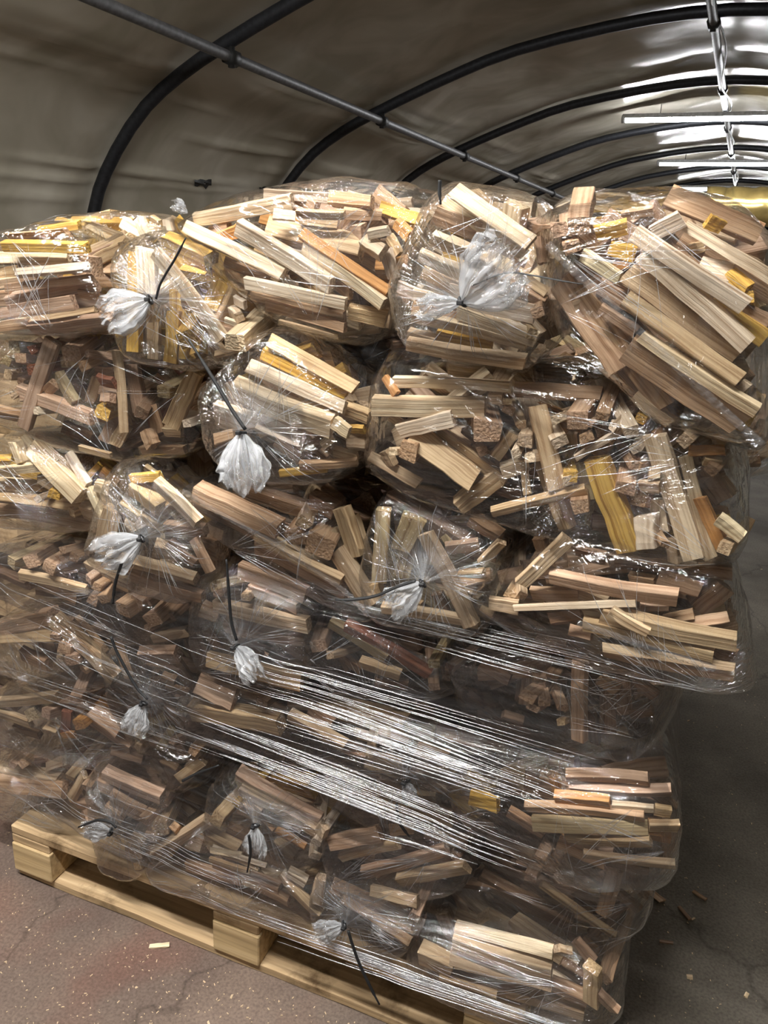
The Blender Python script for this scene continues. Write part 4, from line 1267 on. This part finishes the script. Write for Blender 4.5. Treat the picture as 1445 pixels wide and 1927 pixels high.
    if 'seam' in B:
        f3, sp = B['seam']
        pts = spline([un(*fp(f3, x, y), Y - 0.004) - base for x, y in sp], 14)
        vs, fs = [], []
        up_ = Vector((0, 0, 1))
        for i, p in enumerate(pts):
            t = (pts[min(i + 1, len(pts) - 1)] - pts[max(0, i - 1)]).normalized()
            s_ = t.cross(Vector((0, -1, 0))).normalized()
            zz = 0.0016 * math.sin(i * 1.9)
            vs += [p + s_ * 0.005 + Vector((0, zz, 0)), p + Vector((0, -0.0025 - zz, 0)), p - s_ * 0.005 + Vector((0, -zz, 0))]
        for i in range(len(pts) - 1):
            for k in range(2):
                a = i * 3 + k
                fs.append((a, a + 1, a + 4, a + 3))
        q = MB()
        q.add(vs, fs)
        me = q.mesh('crimped_seam', True)
        at = me.attributes.new('plies', 'FLOAT', 'POINT')
        at.data.foreach_set('value', [0.07] * len(vs))
        link('crimped_seam', me, NECK, o)

BLAB = dict(
 lid_end='top-row clear bag with flat layered ends and a golden stick on top', lid_back='loose clear top bag of cream sticks behind the yellow one',
 yellow='clear bag with golden yellow stained sticks and white tuft', crown='big domed clear bag of wide sticks at the crown of the stack',
 cross='clear top bag with the largest crumpled white knot', tilted_back='low clear bag peeping out behind the tilted bag',
 tilted='large clear bag tilted steeply with a crimped seam across it', pinkends='clear bag of brown sticks and rough ends under the yellow bag',
 ribbed='clear bag of ribbed sticks with a drooping tuft and straight tie', shadow='deep-set bag in shadow below the domed bag with limp tuft',
 wide='widest clear bag, jumbled square ends and one big yellow stick', creamfan='clear bag of bright fanned cream sticks in the third row',
 starburst='clear bag with starburst creases round its knot, third row', seamed='brown clear bag with a shiny crimped edge slanting down',
 lying='clear bag whose black tie points sideways', pointed='clear bag ending in a sharp empty film corner over the floor',
 diamond='wrapped bag with a diagonal run of square brown ends', hooked='wrapped bag under a nearly vertical hanging black tie',
 redstick='wrapped bag holding one reddish slanting stick', darkright='dark wrapped bag with five tumbled square ends below the pointed bag',
 rolled='wrapped bag with a glossy rounded fold beside rough ends', slanttie='wrapped bag with a slanting black tie and faint tuft',
 barkedge='wrapped bag with one long bark-edged stick at its corner', sixthleft='wrapped bag of reddish ends above the block-ended bag',
 buried='wrapped bag with its tuft buried under shiny strands', platform='wrapped bag of level sticks jutting out by the dark floor',
 blockend='bottom bag with one thick grey-brown block, above the pallet corner', squat='squat bottom bag with a looped black tie and round tuft',
 forked='bottom bag with a forked pale stick and vertical tie', fanned='bottom bag of fanned sticks behind hazy film',
 thinstick='dark recessed bag crossed by one thin slanting stick', lowleft='bottom bag resting on the pallet edge beside the squat bag',
 doublewrap='bottom bag whose long black tie hangs down over the pallet', lastcorner='lowest corner bag of long pale split sticks',
 behind='back-row bag of dark ends sticking out past the load corner')
for B in BAGS:
    B['obj']['label'] = BLAB[B['k']]

# ---- the 300 sticks that show largest are things of their own, the rest go into the pile
ALLST.sort(key=lambda a: -a[0])
groups = {}
for i, a in enumerate(ALLST):
    area, (A, Bp, wd, th, n, c), ow, bi, end, ln = a
    rnd = random.Random(5000 + i)
    if i >= 300:
        FILL.stick(A, Bp, wd, th, n, tone(c, rnd), rnd)
        continue
    st = Sticks()
    st.stick(A, Bp, wd, th, n, tone(c, rnd), rnd)
    mid = (A + Bp) / 2
    o = link('kindling_stick', st.build('kindling_stick', mid), loc=mid)
    if end:
        size = 'thick' if wd > 0.029 else 'small'
        words = '%s %s stick %s' % (size, TNAME[c], ow)
    else:
        size = 'long' if ln > 0.19 else ('short' if ln < 0.10 else '')
        words = ' '.join((size + ' ' + TNAME[c] + ' stick ' + ow).split())
    groups.setdefault((bi, words), []).append((mid.z, o))
RANK = ['topmost', 'second', 'third', 'fourth', 'fifth', 'sixth', 'seventh', 'eighth']
for (bi, words), lst in groups.items():
    lst.sort(key=lambda t: -t[0])
    ph = BAGS[bi]['ph']
    for r, (z, o) in enumerate(lst):
        wl = words
        if len(lst) > 1:
            if r == len(lst) - 1:
                wl = 'lowest ' + words
            elif r == 0:
                wl = 'topmost ' + words
            else:
                wl = RANK[r] + '-highest ' + words
        full = (wl + ' in ' + ph).split()
        if len(full) > 16:
            full = (wl + ' in ' + ph).replace('nearly ', '').replace(' of ', ' ').split()[:16]
        tag(o, ' '.join(full), 'kindling', 'sticks in the ' + ph)

# back rows of the load: sticks only glimpsed between the front bags
rnd = random.Random(77)
for i in range(900):
    x, y = rnd.uniform(0.12, 1.16), rnd.uniform(0.36, 0.76)
    z = rnd.uniform(0.19, 1.34)
    an = rnd.gauss(0, 0.5)
    ln = rnd.uniform(0.14, 0.22)
    d = Vector((math.cos(an) * 0.8, rnd.uniform(-0.6, 0.6), math.sin(an))).normalized()
    c = Vector((x, y, z))
    FILL.stick(c - d * ln / 2, c + d * ln / 2, rnd.uniform(.022, .04), rnd.uniform(.018, .03), d.orthogonal(), tone(rnd.choice('bbtdpg'), rnd, 0.9), rnd)  # back rows dimmed as well, their shade partly in the tone
pile = link('kindling_pile', FILL.build('kindling_pile'))
tag(pile, 'deeper mass of split kindling filling every bag of the stack', 'kindling')
pile['kind'] = 'stuff'

# ------------------------------------------------------------------ stretch wrap round the lower rows
wrapkeys = {'diamond', 'hooked', 'redstick', 'darkright', 'rolled', 'slanttie', 'barkedge', 'sixthleft', 'buried', 'platform', 'blockend', 'squat', 'forked',
            'fanned', 'thinstick', 'lowleft', 'doublewrap', 'lastcorner'}
WPOL = []
for B in BAGS:
    if B['k'] in wrapkeys:
        fr, pl = B['o']
        WPOL.append((B['Y'], [(p.x, p.z) for p in (un(*fp(fr, x, y), B['Y'] + 0.05) for x, y in pl)]))


def zline(pts):
    w = sorted((un(x, y, -0.045).x, un(x, y, -0.045).z) for x, y in pts)
    return [a for a, b in w], [b for a, b in w]


TOPX, TOPZ_ = zline([(-60, 1010), (0, 1025), (200, 1070), (370, 1118), (640, 1135), (760, 1160), (930, 1200), (1100, 1240), (1290, 1292)])
BOTX, BOTZ = zline([(-60, 1480), (0, 1504), (104, 1545), (194, 1588), (284, 1625), (400, 1672), (500, 1712), (573, 1744), (730, 1803), (900, 1866), (1060, 1912), (1165, 1925)])
RZ = [(1292, 1292), (1272, 1390), (1274, 1560), (1272, 1645), (1238, 1655), (1205, 1740), (1178, 1810), (1168, 1915)]
rzz = sorted((un(x, y, -0.01).z, un(x, y, -0.01).x) for x, y in RZ)
RZZ, RZX = [a for a, b in rzz], [b for a, b in rzz]
NX, NV = 90, 70
XL = -0.055
XR = 1.40
xg = np.linspace(XL, XR, NX)
zg = np.linspace(0.15, 0.93, NV)
H = np.full((NV, NX), 0.07)
for Yb, pl in WPOL:
    for i, z in enumerate(zg):
        for j, x in enumerate(xg):
            if inside(pl, x, z):
                H[i, j] = min(H[i, j], Yb - 0.022)
for i in range(NV):          # pulled tight sideways: lower convex hull along x
    xr = np.interp(zg[i], RZZ, RZX)
    jm = int(np.searchsorted(xg, xr))
    jm = min(max(jm, 4), NX - 1)
    pts = [(xg[j], H[i, j]) for j in range(jm + 1)]
    pts[-1] = (pts[-1][0], min(pts[-1][1], 0.03))
    hl = []
    for p in pts:
        while len(hl) > 1 and (hl[-1][0] - hl[-2][0]) * (p[1] - hl[-2][1]) - (hl[-1][1] - hl[-2][1]) * (p[0] - hl[-2][0]) <= 0:
            hl.pop()
        hl.append(p)
    tight = np.interp(xg, [h[0] for h in hl], [h[1] for h in hl])
    H[i] = 0.72 * tight + 0.28 * np.minimum(H[i], tight + 0.03)
for _ in range(3):
    Hp = np.pad(H, 1, mode='edge')
    H = (Hp[1:-1, 1:-1] * 4 + Hp[:-2, 1:-1] + Hp[2:, 1:-1] + Hp[1:-1, :-2] + Hp[1:-1, 2:]) / 8
H -= 0.006


def yfront(x, z):
    fx = min(max((x - XL) / (XR - XL) * (NX - 1), 0), NX - 1.001)
    fz = min(max((z - 0.15) / 0.78 * (NV - 1), 0), NV - 1.001)
    i, j = int(fz), int(fx)
    a, b = fz - i, fx - j
    return (H[i, j] * (1 - b) + H[i, j + 1] * b) * (1 - a) + (H[i + 1, j] * (1 - b) + H[i + 1, j + 1] * b) * a


vs, fs = [], []
ncol_f, ncol_s, ncol_b = 110, 14, 12
cols = [('f', i / ncol_f) for i in range(ncol_f + 1)] + [('r', (i + 1) / ncol_s) for i in range(ncol_s)] + \
       [('b', (i + 1) / ncol_b) for i in range(ncol_b)] + [('l', (i + 1) / ncol_s) for i in range(ncol_s - 1)]
nrow = 96
for kind, u in cols:
    for r in range(nrow + 1):
        v = r / nrow
        if kind == 'f':
            x0 = XL + (1.37 - XL) * u
            z0, z1 = np.interp(x0, BOTX, BOTZ), np.interp(x0, TOPX, TOPZ_)
            z = z0 + (z1 - z0) * v
            x = XL + (np.interp(z, RZZ, RZX) + 0.004 - XL) * u
            y = yfront(x, z)
            e = max(0, u - 0.965) / 0.035
            y += 0.05 * e * e
            e = max(0, 0.03 - u) / 0.03
            y += 0.05 * e * e
        else:
            zb, zt = (BOTZ[-1], TOPZ_[-1]) if kind == 'r' else (0.165, 0.86)
            z = zb + (zt - zb) * v
            xr = np.interp(z, RZZ, RZX) + 0.004
            if kind == 'r':
                x, y = xr - 0.16 * u ** 1.5, 0.05 + 0.75 * u
            elif kind == 'b':
                x, y = xr - 0.16 + (-0.02 - xr + 0.16) * u, 0.80
            else:
                x, y = -0.02 + (XL + 0.02) * u, 0.80 - 0.75 * u
        nz = noise.noise(Vector((x * 1.5 + y, z * 26, 4))) * 0.004 + noise.noise(Vector((x * 2 + y, z * 70, 9))) * 0.0018
        vs.append((x, y + (nz if kind == 'f' else 0), z) if kind != 'r' else (x + nz, y, z))
nc = len(cols)
for i in range(nc):
    for r in range(nrow):
        a, b = i * (nrow + 1) + r, ((i + 1) % nc) * (nrow + 1) + r
        fs.append((a, b, b + 1, a + 1))
mb = MB()
mb.add(vs, fs)
wrap = thing('stretch_wrap', 'clear stretch wrap wound tightly round the lower rows of bags', 'plastic wrap', None, (0.6, 0.4, 0.165))
link('wrap_film', mb.mesh('wrap_film', True), WRAP, wrap, (-0.6, -0.4, -0.165))


def strands(bands, seed):
    rnd = random.Random(seed)
    mb = MB()
    for (x1, y1, x2, y2, n, sp1, sp2, r0, r1, lo) in bands:
        A0, B0 = un(x1, y1, 0), un(x2, y2, 0)
        k = mpp(A0)
        for q in range(n):
            g = rnd.uniform(-1, 1) * rnd.uniform(0.55, 1)
            a = Vector((A0.x, 0, A0.z + g * sp1 * k))
            b = Vector((B0.x, 0, B0.z + g * sp2 * k + rnd.gauss(0, 0.004)))
            t0, t1 = sorted((rnd.uniform(-0.05, 1 - lo), rnd.uniform(lo, 1.05)))
            if t1 - t0 < 0.15:
                t1 = min(1.0, t0 + 0.3)
            pts = []
            wob = rnd.uniform(0, 50)
            for i in range(17):
                t = t0 + (t1 - t0) * i / 16
                p = a.lerp(b, t)
                p.z += noise.noise(Vector((p.x * 3, wob, 0))) * 0.0035
                p.y = yfront(p.x, p.z) - 0.003 - rnd.uniform(0, 0.0006)
                pts.append(p)
            rr = rnd.uniform(r0, r1)
            mb.tube(pts, [rr * math.sin(math.pi * (0.06 + 0.88 * i / 16)) + 0.0001 for i in range(17)], 5, False, 0.7)
    return mb


mb = strands([(400, 1235, 1075, 1455, 40, 62, 60, .0002, .0009, .35), (480, 1300, 1060, 1480, 44, 80, 50, .0002, .0010, .35), (350, 1355, 1010, 1590, 60, 52, 42, .0002, .0009, .3),
              (600, 1140, 1180, 1290, 24, 30, 60, .0003, .0009, .35), (0, 1130, 420, 1290, 16, 70, 60, .0002, .0006, .4), (0, 1290, 420, 1420, 16, 70, 60, .0002, .0006, .4),
              (480, 1690, 1150, 1905, 26, 28, 20, .0004, .0013, .5), (660, 1545, 900, 1610, 10, 18, 20, .0003, .0007, .4), (0, 1430, 560, 1640, 12, 60, 80, .0002, .0005, .4)], 5)
sob = link('highlight_strands', mb.mesh('highlight_strands', True), STRAND, wrap, (-0.6, -0.4, -0.165))  # whitish strands added along the bands where the wrap's highlights run
sob['label'] = 'pulled film strands, whitened in place of highlight streaks'
# rolled lower hem
mb = MB()
pts = [un(x, y, -0.045) for x, y in ((-60, 1482), (0, 1506), (104, 1548), (194, 1592), (284, 1629), (400, 1676), (500, 1716), (573, 1748), (730, 1808), (900, 1872), (1000, 1905))]
pts = spline(pts, 6)
for p in pts:
    p.y = yfront(p.x, p.z) - 0.004
mb.tube(pts, [0.0045 + 0.0015 * math.sin(i * 0.7) for i in range(len(pts))], 10, False)
hem = link('rolled_hem', mb.mesh('rolled_hem', True), WRAP, wrap, (-0.6, -0.4, -0.165))
hem['label'] = 'grey rolled hem of the film'

# ------------------------------------------------------------------ pallet
pal = thing('wooden_pallet', 'pale wooden pallet with three blocks a side under the load', 'pallet', None, (0.6, 0.4, 0.0))
PD, PL, WB = 0.8, 1.2, 0.109


def pbox(name, a, b, m, lab=None):
    q = MB()
    c = [(a[i] + b[i]) / 2 for i in range(3)]
    q.box([a[i] - c[i] for i in range(3)], [b[i] - c[i] for i in range(3)])
    me = bevel(q.mesh(name), 0.0025)
    bm = bmesh.new()
    bm.from_mesh(me)
    if b[0] - a[0] > 0.5:
        bmesh.ops.bisect_plane
        for e in range(1, 14):
            x = (a[0] - c[0]) + (b[0] - a[0]) * e / 14
            bmesh.ops.bisect_plane(bm, geom=bm.verts[:] + bm.edges[:] + bm.faces[:], plane_co=(x, 0, 0), plane_no=(1, 0, 0))
        for v in bm.verts:
            v.co.z += noise.noise(Vector((v.co.x * 9, c[1] * 9, c[2] * 30))) * 0.0022
            v.co.y += noise.noise(Vector((v.co.x * 7, c[1] * 9 + 4, c[2] * 30 + v.co.y * 3))) * 0.004
    bm.to_mesh(me)
    bm.free()
    o = link(name, me, m, pal, (c[0] - 0.6, c[1] - 0.4, c[2]))
    if lab:
        o['label'] = lab
    return o


for y in (0.0, 0.175, 0.335, 0.495, 0.68):
    pbox('top_board', (0, y, 0.122), (PL, y + (0.12 if y in (0.0, 0.68) else 0.10), 0.144), PAL_TOP)
for x in (0.0, (PL - WB) / 2, PL - WB):
    pbox('cross_board', (x, 0.0, 0.100), (x + WB, PD, 0.122), PAL_TOP)
    for y in (0.0, 0.35, 0.70):
        pbox('block', (x + 0.001, y + (0.004 if y else -0.004), 0.022), (x + WB + 0.003, y + 0.1, 0.100), PAL_BLK)
for y in (0.004, 0.35, 0.70):
    pbox('bottom_board', (0, y, 0.0), (PL, y + 0.1, 0.022), PAL_TOP)

# ------------------------------------------------------------------ slatted crate behind the load, seen past its edge
crate = thing('slatted_crate', 'yellowish timber crate standing behind the load', 'crate', None, (-0.95, 1.0, 0))
for (x, y) in ((-0.62, -0.38), (0.62, -0.38), (-0.62, 0.38), (0.62, 0.38)):
    q = MB()
    q.box((x - 0.035, y - 0.035, 0.0), (x + 0.035, y + 0.035, 1.02))
    link('post', bevel(q.mesh('post'), 0.003), PAL_TOP, crate)
for k, z in enumerate((0.08, 0.30, 0.52, 0.74, 0.92)):
    q = MB()
    q.box((-0.66, -0.44, z), (0.66, -0.415, z + (0.15 if k % 2 else 0.13)))
    link('slat', bevel(q.mesh('slat'), 0.003), PAL_TOP, crate)
    q = MB()
    q.box((-0.66, 0.415, z), (0.66, 0.44, z + 0.14))
    link('slat', bevel(q.mesh('slat'), 0.003), PAL_TOP, crate)

# ------------------------------------------------------------------ brassy foil duct across the far end
mb = MB()
pts = [tw(x, 13.4, CAM.z + 0.98 + 0.01 * math.sin(i * 1.3)) for i, x in enumerate(np.linspace(-0.75, 1.35, 30))]
mb.tube(pts, [0.27 + (0.012 if i % 5 == 0 else 0) for i in range(30)], 24)
tag(link('foil_air_duct', mb.mesh('foil_air_duct', True), GOLD), 'shiny brass-coloured foil duct hanging under the roof beyond the bags', 'duct')

# ------------------------------------------------------------------ black tape patches on the liner
cme = bpy.data.objects['ceiling'].data
cb = BVHTree.FromPolygons([v.co for v in cme.vertices], [p.vertices for p in cme.polygons])
for (x1, x2, y1, y2, lab) in ((366, 398, 338, 350, 'black tape patch on a pale fold of the liner'), (488, 514, 352, 362, 'black tape patch on the liner just above the domed bag')):
    mb = MB()
    for i in range(7):
        for j in range(4):
            px, py = x1 + (x2 - x1) * i / 6, y1 + (y2 - y1) * j / 3 + 1.5 * math.sin(i * 2.0) + (5 if i in (4,) and j == 3 else 0)
            d = (fwd + rt * ((px - IW / 2) / F_PX) - up * ((py - IH / 2) / F_PX)).normalized()
            h = cb.ray_cast(CAM, d)[0]
            mb.v.append(tuple(h - d * 0.012))
            mb.v.append(tuple(h - d * 0.008))
    for i in range(6):
        for j in range(3):
            a = (i * 4 + j) * 2
            b = ((i + 1) * 4 + j) * 2
            for o_ in (0, 1):
                mb.f.append((a + o_, b + o_, b + 2 + o_, a + 2 + o_))
                mb.mi.append(0)
    tag(link('tape_patch', mb.mesh('tape_patch'), CLAMP), lab, 'tape')

# ------------------------------------------------------------------ debris on the floor
def floor_at(px, py):
    d = fwd + rt * ((px - IW / 2) / F_PX) - up * ((py - IH / 2) / F_PX)
    return CAM + d * (-CAM.z / d.z)


chips = [(300, 1782, 0.042, 0.010, 0.5, 'p', 'pale curled wood chip on the floor in front of the pallet'),
         (1233, 1688, 0.040, 0.020, -0.6, 'b', 'brown wood chip on the dark floor beside the wrapped load'),
         (1316, 1687, 0.034, 0.010, -0.5, 'd', 'dark thin splinter on the floor beyond the brown chip'),
         (1287, 1720, 0.040, 0.008, -0.9, 'd', 'dark forked splinter on the floor near the brown chip'),
         (1253, 1775, 0.030, 0.008, 0.2, 'd', 'short dark splinter on the floor beside the load corner'),
         (1297, 1840, 0.012, 0.009, 0.2, 'p', 'tiny pale crumb of wood on the dark floor, rounder one'),
         (1404, 1875, 0.012, 0.008, 1.2, 'p', 'tiny pale crumb of wood low on the dark floor')]
for i, (px, py, ln, wd, an, c, lab) in enumerate(chips):
    P = floor_at(px, py)
    st = Sticks()
    rnd = random.Random(i)
    d = Vector((math.cos(an), math.sin(an), 0.0))
    st.stick(P - d * ln / 2 + Vector((0, 0, 0.003)), P + d * ln / 2 + Vector((0, 0, 0.004)), wd, 0.004, Vector((0, 0, 1)), tone(c, rnd), rnd)
    tag(link('wood_chip', st.build('wood_chip', P), loc=P), lab, 'wood chip', 'wood chips on the floor')
rnd = random.Random(21)
mb = MB()
for i in range(1300):
    if i % 4:
        P = floor_at(rnd.uniform(-60, 700), rnd.uniform(1560, 1990))
    else:
        P = floor_at(rnd.uniform(1180, 1500), 560 + 1400 * rnd.random() ** 0.7)
    if -0.02 < P.x < 1.22 and -0.02 < P.y < 0.82:
        continue
    a = rnd.uniform(0, math.pi)
    s = rnd.uniform(0.0004, 0.0012) * (2.2 if rnd.random() < 0.04 else 1)
    l2 = s * rnd.uniform(1, 3.0)
    ca, sa = math.cos(a), math.sin(a)
    z = 0.0006
    h = rnd.uniform(0.0005, 0.0015)
    q = [(P.x + ca * u * l2 - sa * v * s, P.y + sa * u * l2 + ca * v * s) for u, v in ((-1, -.6), (1, -.8), (.8, .7), (-.7, 1))]
    mb.add([(x, y, z) for x, y in q] + [(x * 1, y, z + h) for x, y in q], [(0, 1, 5, 4), (1, 2, 6, 5), (2, 3, 7, 6), (3, 0, 4, 7), (4, 5, 6, 7)])
sw = link('sawdust', mb.mesh('sawdust'), plain('sawdust_flakes', (0.60, 0.45, 0.29), 0.8))
tag(sw, 'scattered pale sawdust flakes over the concrete floor', 'sawdust')
sw['kind'] = 'stuff'
